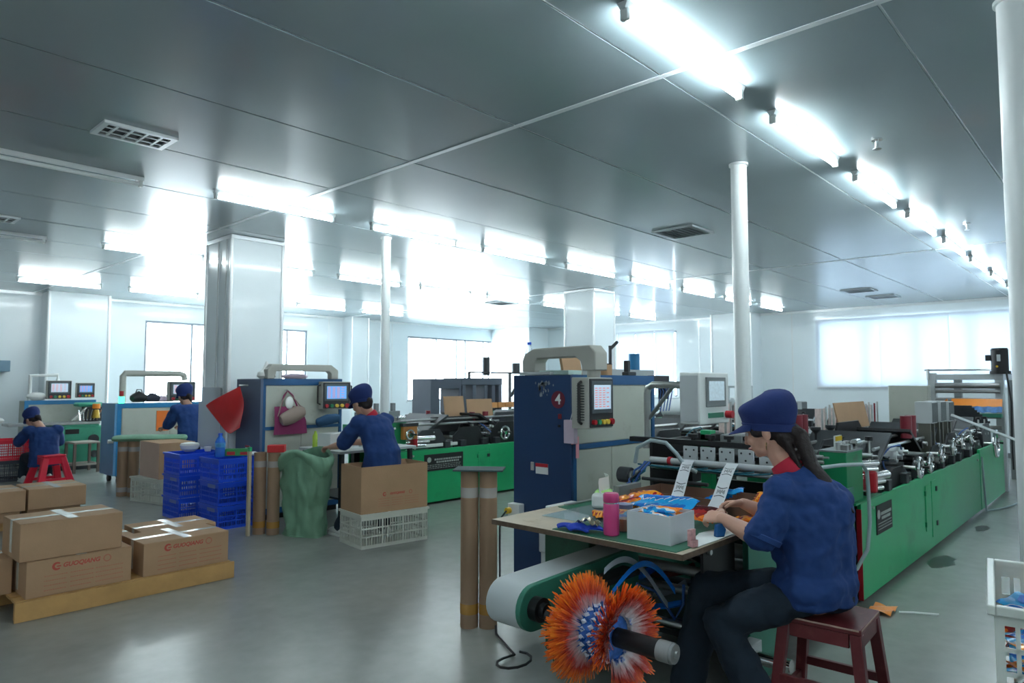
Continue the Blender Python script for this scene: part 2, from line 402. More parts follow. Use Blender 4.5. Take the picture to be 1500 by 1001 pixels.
# thin film drawn over the big back windows
curt = M('translucent_window_film', (.90, .93, .97), .5, var=.01); cb = curt.node_tree.nodes['Principled BSDF']
tr = curt.node_tree.nodes.new('ShaderNodeBsdfTranslucent'); tr.inputs[0].default_value = (.52, .57, .62, 1)
ms = curt.node_tree.nodes.new('ShaderNodeMixShader'); ms.inputs[0].default_value = .42
curt.node_tree.links.new(cb.outputs[0], ms.inputs[1]); curt.node_tree.links.new(tr.outputs[0], ms.inputs[2]); curt.node_tree.links.new(ms.outputs[0], curt.node_tree.nodes['Material Output'].inputs[0])
k = 0
for a, b_ in ((1.50, 2.91), (2.90, 4.21), (4.20, 5.55), (-1.65, -.29), (-.30, 1.05)):
    def fn(u, v, a=a, b_=b_): return (X1 - .03 - .012 * (k % 2) + .014 * noise.noise(Vector((u * 5 + a + v * 3, v * 3, 0))), a + (b_ - a) * u, 1.33 + 1.58 * v)
    lab = ['white window film at the right end of the wide back window', 'white window film in the middle of the wide back window', 'creased white window film at the left end of the wide back window', 'white film over the far right back window, outer sheet', 'white film over the far right back window, inner sheet'][k]
    single('window_film', MB().sheet(fn, 14, 10, .002), curt, lab, 'window film', base=(X1 - .03, (a + b_) / 2, 1.33)); k += 1
for i, (y0, y1) in enumerate(((9.2, 9.8), (9.82, 10.4), (10.42, 11.0))):
    def fn(u, v): return (X1 - .03 + .012 * noise.noise(Vector((u * 6 + y0, v * 3, 5))), y0 + (y1 - y0) * u, 1.05 + 1.85 * v)
    single('window_film', MB().sheet(fn, 10, 8, .002), curt, 'white film panel over the narrow back window, %s' % ['nearest the pilaster', 'middle sheet', 'farthest from the pilaster'][i], 'window film', base=(X1 - .03, (y0 + y1) / 2, 1.05))
# columns boxed in white panels
def column(x0, x1, y0, y1, lab):
    t = T('column', lab, 'column', ((x0 + x1) / 2, (y0 + y1) / 2, 0), world=True)
    t.part('column_shell', MB().box(x0, x1, y0, y1, 0, HC - .002), white_wall)
    t.part('top_trim', MB().box(x0 - .015, x1 + .015, y0 - .015, y1 + .015, HC - .05, HC - .003), alu, bev=.004)
    for x, y in ((x0, y0), (x1, y0), (x0, y1), (x1, y1)):
        t.part('corner_bead', MB().cyl((x, y, 0), (x, y, HC - .05), .022, n=10), alu_white)
    return t
c1 = column(3.5, 4.13, 7.56, 8.19, 'thick square white-panelled column behind the blue crates')
c1.part('conduit', MB().cyl((3.488, 7.86, .9), (3.488, 7.86, HC - .05), .010, n=8), lgrey)
c1.part('conduit', MB().cyl((3.49, 7.66, 1.3), (3.49, 7.66, HC - .05), .007, n=8), lgrey)
c1.part('switch_box', MB().box(3.455, 3.5, 7.72, 7.8, 1.28, 1.4), mgrey, bev=.005)
column(9.87, 10.5, 7.13, 7.78, 'distant square white-panelled column beside the lamp row')
polem = M('pole_white_paint', (.80, .84, .84), .3, var=.02)
def pole(x, y, r, lab):
    t = T('support_pole', lab, 'pole', (x, y, 0), world=True)
    t.part('pole_shaft', MB().cyl((x, y, 0), (x, y, HC - .001), r, n=28), polem)
    t.part('ceiling_collar', MB().cyl((x, y, HC - .02), (x, y, HC - .002), r + .012, n=28), alu_white)
    t.part('floor_collar', MB().cyl((x, y, 0), (x, y, .02), r + .03, n=28), alu_white)
pole(5.02, 2.245, .06, 'round white pole rising behind the seated woman')
pole(4.80, 6.42, .052, 'round white pole behind the standing worker by the handbags')
pole(3.66, .365, .058, 'round white pole at the right edge of the view')

# ============================================================ CEILING LAMPS
tubem = M('lit_tube', (.86, .97, 1.), .3, emit=TUBE, var=0)
deadtube = M('unlit_tube', (.8, .83, .84), .3, var=.02)
def lamp_proto(lit):
    t = T('ceiling_lamp', 'x', 'lamp', (0, 0, HC))
    t.part('housing', MB().prism([(-.028, -.001), (.028, -.001), (.014, -.032), (-.014, -.032)], 'x', -.61, .61), alu_white)
    t.part('tube', MB().cyl((-.575, 0, -.06), (.575, 0, -.06), .016, n=12), tubem if lit else deadtube)
    for s_ in (-1, 1): t.part('lamp_holder', MB().box(min(s_ * .575, s_ * .60), max(s_ * .575, s_ * .60), -.02, .02, -.08, -.028), whitep, bev=.004)
    t.part('wire', MB().cyl((.55, .0, -.03), (.55, .0, -.045), .004, n=6), lgrey)
    return t.o
lit = lamp_proto(True); dead = lamp_proto(False); used = {True: False, False: False}
def lamp(x, y, on, lab):
    src = lit if on else dead
    if not used[on]:
        used[on] = True; src.location = (x, y, HC); src['label'] = lab; src['group'] = 'ceiling batten lamps'
    else: copytree(src, (x, y, HC), None, lab, 'ceiling batten lamps')
for k in range(8): lamp(3.11 + 1.655 * k, 1.64, True, 'lit fluorescent batten in the right-hand row over the front machine, %s from the camera' % ORD[k])
for k in range(8): lamp(3.18 + 1.655 * k, 5.93, True, 'lit fluorescent batten in the middle row past the column, %s from the camera' % ORD[k])
for k in range(8): lamp(3.25 + 1.64 * k, 9.15, True, 'lit fluorescent batten in the left-hand row behind the column, %s from the camera' % ORD[k])
for k in range(5): lamp(3.2 + 1.63 * k, 13.1, True, 'lit fluorescent batten in the row nearest the window wall, %s from the camera' % ORD[k])
lamp(1.42, 6.03, False, 'unlit fluorescent batten at the top left of the view')
lamp(1.5, 9.3, False, 'unlit fluorescent batten at the left edge by the small vent')
for k in range(4): lamp(1.45 - 1.655 * k, 1.64, True, 'lit fluorescent fill batten added above and behind the view in the right-hand row, %s' % ORD[k])  # unseen lamps continuing the row, added as fill for the foreground
for k in range(11): lamp(-4.9 + 1.655 * k, -2.6, True, 'lit fluorescent batten in the row out of view to the right, number %d' % (k + 1))
for k in range(3): lamp(-1.8 - 1.655 * k, 6.0, True, 'lit fluorescent fill batten added behind the view in the middle row, %s' % ORD[k])  # unseen lamps added behind the camera for fill light
# ceiling vents and sprinklers
ventm = M('vent_grey', (.45, .50, .52), .4, .2, var=.05)
def vent(x, y, sx, sy, lab, grid=False):
    t = T('ceiling_vent', lab, 'vent', (x, y, HC - .02), world=True); z = HC - .02
    f = MB(); w_ = .035
    f.box(x - sx / 2, x + sx / 2, y - sy / 2, y - sy / 2 + w_, z, HC - .001); f.box(x - sx / 2, x + sx / 2, y + sy / 2 - w_, y + sy / 2, z, HC - .001)
    f.box(x - sx / 2, x - sx / 2 + w_, y - sy / 2 + w_, y + sy / 2 - w_, z, HC - .001); f.box(x + sx / 2 - w_, x + sx / 2, y - sy / 2 + w_, y + sy / 2 - w_, z, HC - .001)
    t.part('vent_frame', f, alu_white if grid else ventm)
    t.part('vent_backing', MB().box(x - sx / 2 + w_, x + sx / 2 - w_, y - sy / 2 + w_, y + sy / 2 - w_, HC - .006, HC - .002), black if grid else ventm)
    if grid:
        for i in range(1, 5): t.part('slat', MB().box(x - sx / 2 + sx * i / 5 - .008, x - sx / 2 + sx * i / 5 + .008, y - sy / 2 + w_, y + sy / 2 - w_, z + .002, HC - .006), alu_white)
        for i in (1, 2): t.part('slat', MB().box(x - sx / 2 + w_, x + sx / 2 - w_, y - sy / 2 + sy * i / 3 - .008, y - sy / 2 + sy * i / 3 + .008, z + .001, z + .006), alu_white)
    else:
        for i in range(7): t.part('slat', MB().rbox((x, y - sy / 2 + w_ + (sy - 2 * w_) * (i + .5) / 7, z + .008), (sx - 2 * w_, .03, .002), (R(35), 0, 0)), ventm)
vent(6.86, 3.73, .5, .5, 'grey square ceiling vent in the middle of the ceiling')
vent(13.4, 3.76, .5, .5, 'grey ceiling vent near the back wall, larger of the pair')
vent(14.66, 3.68, .5, .5, 'grey ceiling vent nearest the back wall')
vent(10.4, 9.9, .5, .5, 'grey ceiling vent over the far left machines')
vent(1.62, 5.0, .46, .30, 'white louvred ceiling vent with dark gaps at the upper left', True)
vent(1.45, 8.55, .46, .30, 'white louvred ceiling vent with dark gaps at the left edge', True)
def sprinkler(x, y, lab):
    t = T('sprinkler', lab, 'sprinkler', (x, y, HC - .08), world=True)
    t.part('sprinkler_cap', MB().cyl((x, y, HC - .012), (x, y, HC - .001), .035, n=16), chrome)
    t.part('sprinkler_stem', MB().cyl((x, y, HC - .06), (x, y, HC - .012), .012, n=10), chrome)
    t.part('deflector', MB().lathe((x, y, HC - .075), [(.028, 0), (.028, .004), (.006, .01), (.006, .02)], 12), chrome)
sprinkler(5.15, 1.30, 'small chrome sprinkler head beside the right-hand lamp row'); sprinkler(8.55, 1.32, 'small chrome sprinkler head farther along the right-hand lamp row')
# ============================================================ MACHINES
def nameplate(t, parent, x0, x1, y, z0, z1):
    p = t.part('nameplate', MB().box(x0, x1, y - .006, y, z0, z1), blackp, parent, label='black nameplate with pale print', bev=.001)
    h = z1 - z0; w_ = x1 - x0; mb = MB()
    mb.cyl((x0 + .12 * w_, y - .0075, z0 + .68 * h), (x0 + .12 * w_, y - .006, z0 + .68 * h), .16 * h, n=14)
    for r_, (a, b_) in enumerate(((.25, .92), (.3, .85))):
        u = a
        while u < b_:
            du = random.uniform(.02, .05); mb.box(x0 + u * w_, x0 + (u + du) * w_, y - .0075, y - .006, z0 + (.62 - .16 * r_) * h, z0 + (.72 - .16 * r_) * h); u += du + .015
    for r_ in range(3):
        u = .08
        while u < .92:
            du = random.uniform(.02, .06); mb.box(x0 + u * w_, x0 + (u + du) * w_, y - .0072, y - .006, z0 + (.14 + .1 * r_) * h, z0 + (.17 + .1 * r_) * h); u += du + .02
    t.part('plate_print', mb, M('plate_print_grey', hexc(170, 176, 172), .5, var=0), p)
def wheel(t, c, r, parent=None, name='handwheel'):
    mb = MB(); c = Vector(c)
    mb.tube([c + Vector((r * math.cos(a), 0, r * math.sin(a))) for a in [2 * math.pi * i / 24 for i in range(24)]], .010 + r * .05, 8, closed=True)
    for k_ in range(3):
        a = k_ * 2.094 + .4; mb.cyl(c, c + Vector((r * math.cos(a), 0, r * math.sin(a))), .009, n=6)
    mb.cyl(c + Vector((0, -.02, 0)), c + Vector((0, .03, 0)), .022, n=12)
    o = t.part(name, mb, chrome, parent)
    t.part('shaft', MB().cyl(c + Vector((0, .03, 0)), c + Vector((0, .12, 0)), .012, n=8), steel, o)
    t.part('grip', MB().cyl(c + Vector((r * .95, -.05, 0)), c + Vector((r * .95, -.01, 0)), .012, .009, n=8), blackp, o)
def servo(t, x, y, z, h=.5, mat=mgrey):
    """vertical stamping head: two pillars, dark cylinder and finned head"""
    f = t.part('press_head', MB().box(x - .1, x + .1, y - .08, y + .08, z, z + .05).box(x - .095, x - .06, y - .05, y + .05, z + .05, z + h - .2).box(x + .06, x + .095, y - .05, y + .05, z + .05, z + h - .2), M('head_frame', hexc(104, 106, 98), .45, .4, var=.1), bev=.004)
    t.part('cylinder', MB().cyl((x, y, z + .05), (x, y, z + h - .28), .045, n=16).cyl((x, y, z + h - .28), (x, y, z + h - .2), .02, n=10), dgrey, f)
    m = MB().box(x - .105, x + .105, y - .07, y + .07, z + h - .2, z + h)
    t.part('finned_cover', m, lgrey, f, bev=.004)
    m = MB()
    for i in range(7): m.box(x - .1 + .032 * i, x - .088 + .032 * i, y - .078, y - .07, z + h - .19, z + h - .01)
    t.part('fins', m, mgrey, f)
def roller(t, x, z, y0, y1, r, mat=chrome, name='roller'):
    o = t.part(name, MB().cyl((x, y0, z), (x, y1, z), r, n=18), mat)
    t.part('journal', MB().cyl((x, y0 - .035, z), (x, y0, z), r * .45, n=10), steel, o); t.part('journal', MB().cyl((x, y1, z), (x, y1 + .035, z), r * .45, n=10), steel, o)
    return o
def bag_machine(loc, label, seed, W=.75, L1=4.4, L2=1.75, doors=(1.7, 1.95), wheels=(), big=None, heads=(), post=True, namepl=(.32, .72), card_at=None, cat='machine'):
    rnd = random.Random(seed); t = T('bag_making_machine', label, cat, loc)
    t.part('side_panel', MB().box(0, L1, 0, .025, .03, .66), green, bev=.004)
    t.part('side_panel', MB().box(L1 + .012, L1 + L2, -.004, .025, .03, .70), green, bev=.004)
    t.part('rear_panel', MB().box(0, L1 + L2, W - .025, W, .03, .66), green, bev=.004)
    t.part('edge_strip', MB().box(-.008, .0, -.002, .028, .03, .62), redm, bev=.001)
    t.part('top_flange', MB().box(-.1, .5, .0, W, .655, .668), green_worn, bev=.002)
    t.part('bed_plate', MB().box(.5, L1 + L2, .025, W - .025, .5, .56), dgrey)
    t.part('inner_frame', MB().box(.02, .1, .03, .1, .03, .65).box(.02, .1, W - .1, W - .03, .03, .65).box(.02, .1, .1, W - .1, .08, .16).box(.02, .3, .1, W - .1, .03, .05), black)
    for x in [.5 + i * 1.1 for i in range(int((L1 + L2 - .4) / 1.1))]:
        t.part('levelling_foot', MB().cyl((x, .08, .0), (x, .08, .03), .035, n=12).cyl((x, W - .08, 0), (x, W - .08, .03), .035, n=12), dgrey)
    # cupboard doors in the side
    d0, d1 = doors
    d = t.part('access_door', MB().box(d0 + .02, d0 + .22, -.006, .0, .2, .58), green, bev=.002)
    t.part('hinge', MB().box(d0, d0 + .02, -.012, 0, .24, .28).box(d0, d0 + .02, -.012, 0, .5, .54), green_worn, d)
    d = t.part('access_door', MB().box(d0 + .24, d1 + .12, -.006, .0, .12, .60), green, bev=.002)
    for z in (.2, .5): t.part('door_latch', MB().box(d1 + .08, d1 + .12, -.016, -.004, z, z + .04), dgrey, d)
    for x in (.25, L1 - .15, L1 + L2 - .6): t.part('bolt', MB().cyl((x, -.012, .6), (x, 0, .6), .012, n=8), steel)
    nameplate(t, None, namepl[0], namepl[1], 0, .40, .60)
    # tall green post at the near end
    if post:
        p = t.part('post_box', MB().box(-.17, .17, .03, .2, .668, 1.0), green_worn, bev=.004)
        t.part('lid', MB().box(-.175, .175, .025, .205, 1.0, 1.01), mgrey, p)
        for x in (-.1, -.02, .08): t.part('clamp', MB().cyl((x, .1, 1.01), (x, .1, 1.06), .022, n=10).box(x - .02, x + .02, .04, .08, 1.01, 1.045), steel, p)
        t.part('chrome_knob', MB().cyl((.06, .05, 1.05), (.16, .05, 1.05), .025, n=14), chrome, p)
        t.part('red_guard', MB().box(.24, .3, -.03, .12, .70, .84), redm, bev=.01)
        for z, l_, r_ in ((.72, .2, .016), (.76, .24, .016), (.80, .30, .03), (.86, .1, .022), (.9, .12, .02)):
            t.part('guide_rod', MB().cyl((.17, .06, z), (.17 + l_ * 1.3, -.02, z + .0), r_, n=12), chrome)
        t.part('post_box', MB().box(-.1, .1, W - .16, W - .02, .668, .95), green_worn, bev=.004)
    # side plates along the top
    for yy in (.05, W - .07):
        x = .3
        while x < L1 + L2 - .5:
            l_ = rnd.uniform(.35, .7); h = rnd.uniform(.22, .42)
            t.part('frame_plate', MB().prism([(x, .56), (x + l_, .56), (x + l_, .56 + h * .6), (x + l_ * .8, .56 + h), (x + l_ * .25, .56 + h), (x, .56 + h * .7)], 'y', yy, yy + .02), black if rnd.random() < .6 else dgrey, bev=.003)
            x += l_ + rnd.uniform(.05, .22)
    # rollers across
    x = .32
    while x < L1 + L2 - .35:
        roller(t, x, rnd.uniform(.66, .92), .08, W - .08, rnd.choice((.02, .028, .035, .045)), rnd.choice((chrome, steel, gsteel, black, filmroll)))
        x += rnd.uniform(.13, .3)
    # longitudinal rods and beams
    for yy, z in ((.12, .95), (.2, 1.0), (W - .15, .97)):
        a = rnd.uniform(.2, .8); t.part('guide_rail', MB().cyl((a, yy, z), (a + rnd.uniform(1.5, 2.6), yy, z), .014, n=8), steel)
    # sloping sealing frames
    for i in range(5):
        x = .7 + i * (L1 + L2 - 1.6) / 5 + rnd.uniform(0, .3); s_ = rnd.choice((-1, 1))
        t.part('sealing_frame', MB().rbox((x, W / 2, .95), (.42, W * .8, .03), (0, R(28 * s_), 0)), black if i % 2 else dgrey, bev=.004)
    for i in range(11):
        x = rnd.uniform(.5, L1 + L2 - .5); y = rnd.choice((.1, .14, W - .12, W * .5)); z = rnd.uniform(.8, 1.0)
        k_ = t.part('adjuster', MB().cyl((x, y, z - .12), (x, y, z + .04), .009, n=8), steel)
        t.part('knob', MB().cyl((x, y, z + .04), (x, y, z + .07), .028, n=12), black, k_)
    for i in range(9):
        x = rnd.uniform(.4, L1 + L2 - .5); y = rnd.choice((.06, .1, W - .16)); a, b_, h = rnd.uniform(.05, .12), rnd.uniform(.05, .1), rnd.uniform(.08, .2); z = rnd.uniform(.6, .72)
        t.part('actuator_block', MB().box(x, x + a, y, y + b_, z, z + h), rnd.choice((dgrey, mgrey, steel, black, lgrey)), bev=.004)
    for i in range(6):
        x = rnd.uniform(.6, L1 + L2 - .7)
        pts = [(x + .08 * j, .1 + .05 * math.sin(j * 1.3 + i), .86 + .1 * math.sin(j * .8 + i)) for j in range(7)]
        t.part('air_hose', MB().tube(pts, .007, 6), rnd.choice((rubber, rubber_g, rubber_k, rubber_b)))
    for i in range(8):     # short bolt-on parts on the front edge
        x = .6 + i * (L1 - .8) / 8 + rnd.uniform(0, .2)
        t.part('bearing_block', MB().box(x, x + .09, .0, .06, .66, .74), dgrey, bev=.005)
    for (x, z, r_) in wheels: wheel(t, (x, -.07, z), r_)
    if big: wheel(t, (big[0], -.09, big[1]), big[2])
    for (x, y, z, h) in heads: servo(t, x, y, z, h)
    return t
m4 = bag_machine((4.92, 1.41, 0), 'long green bag making machine running away behind the seated woman', 3, W=.75,
    doors=(1.75, 2.05), namepl=(.33, .72), big=(4.95, .74, .15),
    wheels=[(1.31, .78, .075), (1.67, .79, .075), (2.13, .83, .07), (2.62, .86, .07), (3.05, .88, .065), (3.5, .89, .06)],
    heads=[(2.45, .11, .72, .56), (2.82, .11, .72, .56), (3.19, .11, .72, .55), (3.8, .24, .72, .5)])
# its special pieces
m4.part('red_cylinder', MB().cyl((1.75, .12, .98), (1.75, .12, 1.17), .045, n=14).cyl((1.9, .12, .98), (1.9, .12, 1.17), .045, n=14), maroon)
m4.part('red_cylinder', MB().cyl((.6, .62, .98), (.6, .62, 1.2), .04, n=14).cyl((.72, .62, .98), (.72, .62, 1.2), .04, n=14), maroon)
m4.part('guard_plate', MB().prism([(.35, .86), (.55, 1.02), (1.35, 1.02), (1.75, .86)], 'y', .4, .42), dgrey, bev=.003)
m4.part('guard_plate', MB().prism([(1.0, .8), (1.2, 1.12), (1.75, 1.12), (2.2, .8)], 'y', .5, .52), black, bev=.003)
w_ = m4.part('warning_sticker', MB().box(.75, .9, .385, .399, .9, 1.04), whitep); m4.part('yellow_band', MB().box(.75, .9, .382, .386, 1.0, 1.035), M('warning_yellow', hexc(230, 190, 40), .5), w_)
for x in (.45, .8, 1.15): m4.part('funnel_knob', MB().lathe((x, .55, 1.0), [(.01, 0), (.012, .05), (.04, .08), (.04, .1)], 14), dgrey)
# air hose hanging down the open end of the machine
m4.part('hanging_hose', MB().tube([(-.55, .1, .93), (-.3, .02, .935), (-.12, -.05, .93), (-.06, -.06, .88), (-.04, -.06, .75), (-.03, -.06, .55), (-.06, -.05, .38), (-.12, 0, .26), (-.22, .1, .18)], .012, 8), rubber)
m4.part('floor_cable', MB().tube([(4.42, -.02, .62), (4.42, -.03, .3), (4.43, -.04, .02), (4.7, -.12, .012), (5.1, -.2, .012), (5.6, -.25, .012)], .01, 6), rubber)
m4.part('motor_box', MB().box(-.62, -.25, .25, .5, .9, 1.02), dgrey, bev=.006); m4.part('motor_cap', MB().cyl((-.45, .37, 1.02), (-.45, .37, 1.06), .06, n=16), steel)
cardboard_sheet = single('cardboard_sheet', MB().rbox((7.0, 2.06, 1.15), (.9, .012, .25), (R(-12), 0, 0)), card, 'upright brown cardboard sheet resting on the long green machine', 'cardboard', bev=.002)
m3 = bag_machine((4.9, 6.33, 0), 'long green bag making machine behind the standing worker and open carton', 11, W=.95, L1=3.3, L2=2.2, doors=(1.3, 1.4), namepl=(.42, 1.05),
    wheels=[(.15, .86, .05), (1.75, .8, .08), (2.45, .85, .08)], big=None, heads=[(3.4, .5, .7, .45), (3.9, .5, .7, .45)])
m3.part('red_cylinder', MB().cyl((1.5, .3, .9), (1.5, .3, 1.07), .04, n=14).cyl((1.75, .3, .9), (1.75, .3, 1.07), .04, n=14).cyl((.9, .5, .95), (.9, .5, 1.1), .03, n=12), maroon)
m3.part('guard_plate', MB().prism([(.7, .84), (.7, 1.03), (1.35, 1.03), (1.6, .84)], 'y', .2, .22), black, bev=.003)
m3.part('guard_plate', MB().prism([(1.75, .9), (1.85, 1.06), (2.6, 1.06), (2.9, .9)], 'y', .2, .22), dgrey, bev=.003)
m3.part('white_tray', MB().box(.25, 1.0, .04, .3, .68, .72), whitep, bev=.006)
for i in range(5): m3.part('clamp_pillar', MB().box(.0 + .13 * i, .05 + .13 * i, .75, .8, .7, 1.2), mgrey, bev=.003)
m3.part('clamp_bridge', MB().box(-.05, .62, .72, .76, .98, 1.1), mgrey, bev=.004)
pouch = T('tool_pouch', 'small brown holder hanging on the green post beside the standing worker', 'holder', (5.02, 6.335, .80), world=True)
pouch.part('holder_body', MB().box(4.98, 5.19, 6.295, 6.352, .80, .965), M('brown_holder', hexc(168, 112, 52), .6), bev=.01)
pouch.part('holder_front', MB().prism([(5.06, .83), (5.11, .83), (5.085, .9)], 'y', 6.288, 6.296), black)
pouch.part('holder_rim', MB().box(4.97, 5.2, 6.29, 6.356, .95, .99), dgrey, bev=.004)
single('cardboard_sheet', MB().rbox((6.25, 6.82, 1.12), (.38, .012, .32), (R(-8), 0, R(4))), card, 'upright pale brown cardboard on the far green machine, left of the pair', 'cardboard')
single('cardboard_sheet', MB().rbox((6.75, 6.84, 1.10), (.46, .012, .27), (R(-8), 0, R(-4))), card, 'upright pale brown cardboard on the far green machine, right of the pair', 'cardboard')
mm = bag_machine((5.75, 3.62, 0), 'dark and green bag making machine seen between the blue cabinet and the pole', 23, W=.95, L1=3.6, L2=3.2, wheels=[(1.2, .8, .07)], heads=[(2.9, .5, .75, .42), (3.3, .5, .75, .42), (3.7, .5, .75, .42), (4.9, .4, .75, .42), (5.3, .4, .75, .42)])
# standing printed film webs on that machine
filmred = M('printed_film_pink', hexc(226, 196, 190), .35, var=.25, scale=18)
t = T('film_rack', 'rack of upright rods with pale pink printed film behind the seated woman', 'rack', (8.6, 2.75, 0), world=True)
t.part('rack_base', MB().box(8.5, 11.0, 2.7, 3.3, 0, .85), mgrey)
for i in range(18):
    x = 8.55 + .135 * i
    t.part('rod', MB().cyl((x, 2.85, .85), (x, 2.85, 1.15 + .02 * (i % 3)), .012, n=8), [steel, maroon, whitep][i % 3] if i % 4 == 0 else steel)
for i in range(5):
    a = 8.6 + .48 * i
    t.part('film_web', MB().sheet(lambda u, v, a=a: (a + .42 * u, 2.95 + .02 * math.sin(u * 9), .86 + .28 * v), 8, 2, .003), filmred)
t = T('film_rack', 'tall rack of rods with pale pink film behind the white control box', 'rack', (5.9, 2.75, 0), world=True)
t.part('rack_base', MB().box(5.85, 6.9, 2.75, 3.15, 0, .95), dgrey)
for i in range(9): t.part('rod', MB().cyl((5.92 + .11 * i, 2.82, .95), (5.92 + .11 * i, 2.82, 1.28), .011, n=8), steel)
for i in range(3):
    a = 5.95 + .33 * i; t.part('film_web', MB().sheet(lambda u, v, a=a: (a + .26 * u, 2.9 + .02 * math.sin(u * 9), .96 + .3 * v), 6, 2, .003), filmred)
# upright grey machine head behind the white pole
t = T('machine_cabinet', 'pale grey machine cabinet with a blue motor on top behind the pole', 'machine', (7.0, 3.0, 0), world=True)
t.part('cabinet_body', MB().box(6.6, 7.7, 4.62, 5.0, .0, 1.62), lgrey, bev=.01)
t.part('motor', MB().cyl((7.35, 4.7, 1.62), (7.35, 4.7, 1.82), .07, n=16), M('bright_blue', hexc(30, 120, 170), .4)); t.part('mast', MB().cyl((6.8, 4.68, 1.62), (6.8, 4.68, 1.9), .02, n=8).cyl((6.8, 4.68, 1.86), (6.95, 4.68, 1.95), .02, n=8), dgrey)
t.part('valve_bank', MB().box(7.5, 7.9, 4.52, 4.6, 1.42, 1.55).box(7.75, 7.85, 4.5, 4.6, 1.25, 1.45), black, bev=.005)
for i in range(5): t.part('hose', MB().tube([(7.55 + .07 * i, 4.5, 1.45), (7.58 + .07 * i, 4.46, 1.35), (7.56 + .07 * i, 4.5, 1.1)], .008, 6), rubber_b)
# ---------------- far end gantry with motor
t = T('unwind_stand', 'tall grey roller stand with a dark motor on top beyond the near machine', 'machine', (11.5, 1.4, 0), world=True)
XS = 11.35
for y in (1.46, 2.26): t.part('upright', MB().box(XS, XS + .12, y - .05, y + .05, 0, 1.60), lgrey, bev=.006)
for y in (1.5, 2.2): t.part('upright', MB().box(XS + 1.5, XS + 1.62, y - .05, y + .05, 0, 1.60), mgrey, bev=.006)
t.part('top_beam', MB().box(XS - .02, XS + 1.6, 1.42, 1.5, 1.5, 1.58).box(XS + .01, XS + .09, 1.5, 2.22, 1.5, 1.58), lgrey, bev=.006)
t.part('top_rail', MB().cyl((XS, 1.4, 1.64), (XS, 2.34, 1.64), .012, n=8).cyl((XS, 2.3, 1.5), (XS, 2.3, 1.66), .02, n=8), steel)
for z, r_ in ((1.42, .04), (1.34, .025), (1.22, .03), (1.12, .04), (1.0, .03), (.85, .03)):
    r0 = t.part('roller', MB().cyl((XS - .06, 1.44, z), (XS - .06, 2.2, z), r_, n=14), gsteel); 
mo = t.part('motor', MB().cyl((XS, 1.44, 1.62), (XS, 1.44, 1.9), .1, n=20).cyl((XS, 1.44, 1.9), (XS, 1.44, 1.93), .105, .09, n=20).cyl((XS, 1.44, 1.58), (XS, 1.44, 1.62), .12, n=20), black)
t.part('junction_box', MB().box(XS - .04, XS + .04, 1.54, 1.6, 1.76, 1.84), dgrey, mo, bev=.004); t.part('rating_plate', MB().box(XS - .108, XS - .1, 1.42, 1.46, 1.75, 1.84), lgrey, mo)
t.part('yellow_dot', MB().cyl((XS - .1, 1.46, 1.68), (XS - .108, 1.46, 1.68), .014, n=10), M('warning_yellow', (1, 1, 0)), mo)
t.part('control_cabinet', MB().box(XS - .3, XS - .1, 2.25, 2.75, .7, 1.42), putty, bev=.01)
t.part('cable', MB().tube([(XS - .1, 1.36, 1.6), (XS - .1, 1.32, 1.2), (XS - .1, 1.33, .7), (XS, 1.34, .3)], .012, 6), rubber_k)
orange = M('orange_print', hexc(240, 140, 40), .35, var=.1)
snackm = bpy.data.materials.new('snack_film_print'); snackm.use_nodes = True
def snack(m, colors, scale, seed):
    nt = m.node_tree; b = nt.nodes['Principled BSDF']; b.inputs['Roughness'].default_value = .25; b.inputs['Coat Weight'].default_value = .4
    tc = nt.nodes.new('ShaderNodeTexCoord'); n = nt.nodes.new('ShaderNodeTexNoise'); n.inputs['Scale'].default_value = scale; n.inputs['Detail'].default_value = 2
    mp = nt.nodes.new('ShaderNodeMapping'); mp.inputs['Location'].default_value = (seed, seed * 2, 0)
    nt.links.new(tc.outputs['Object'], mp.inputs[0]); nt.links.new(mp.outputs[0], n.inputs['Vector'])
    cr = nt.nodes.new('ShaderNodeValToRGB'); cr.color_ramp.interpolation = 'CONSTANT'
    for i, (p, c) in enumerate(colors):
        e = cr.color_ramp.elements[i] if i < 2 else cr.color_ramp.elements.new(p)
        e.position = p; e.color = tuple(c) + (1,)
    nt.links.new(n.outputs['Fac'], cr.inputs[0]); nt.links.new(cr.outputs[0], b.inputs['Base Color'])
OR, BL, RD, WH, LB = hexc(244, 120, 30), hexc(20, 110, 200), hexc(170, 34, 30), hexc(235, 235, 235), hexc(30, 160, 226)
snack(snackm, [(0, BL), (.40, LB), (.47, WH), (.51, OR), (.56, hexc(250, 160, 40)), (.6, RD)], 14, 3)
t2 = T('film_bin', 'orange and blue printed film folded over the far roller stand', 'film', (11.2, 1.75, .9), world=True)
t2.part('film_sheet', MB().sheet(lambda u, v: (11.13 - .06 * v, 1.4 + .58 * u, 1.24 - .10 * v), 8, 3, .006), orange); t2.part('blue_print_band', MB().sheet(lambda u, v: (11.07 - .04 * v, 1.4 + .58 * u, 1.138 - .075 * v + .006 * math.sin(u * 30)), 30, 3, .006), M('blue_print', hexc(60, 120, 180), .35, var=.45, scale=24))
t2.part('film_flap', MB().prism([(1.98, 1.06), (2.22, 1.06), (2.02, 1.24)], 'x', 11.05, 11.07), orange)
t2.part('holding_tray', MB().box(11.0, 11.12, 1.4, 2.25, 1.0, 1.05), teal)
for i in range(8): t.part('side_arm', MB().rbox((10.5 + .05 * i, 1.9 - .02 * i, 1.15 - .03 * i), (.03, .5, .03), (0, 0, .3)), dgrey)
lw_ = single('white_rod', MB().bar((7.4, 1.32, 1.16), (8.12, .72, .82), .022, .02), alu_white, 'long thin white rod slanting out from the green machine to the right', 'rod')
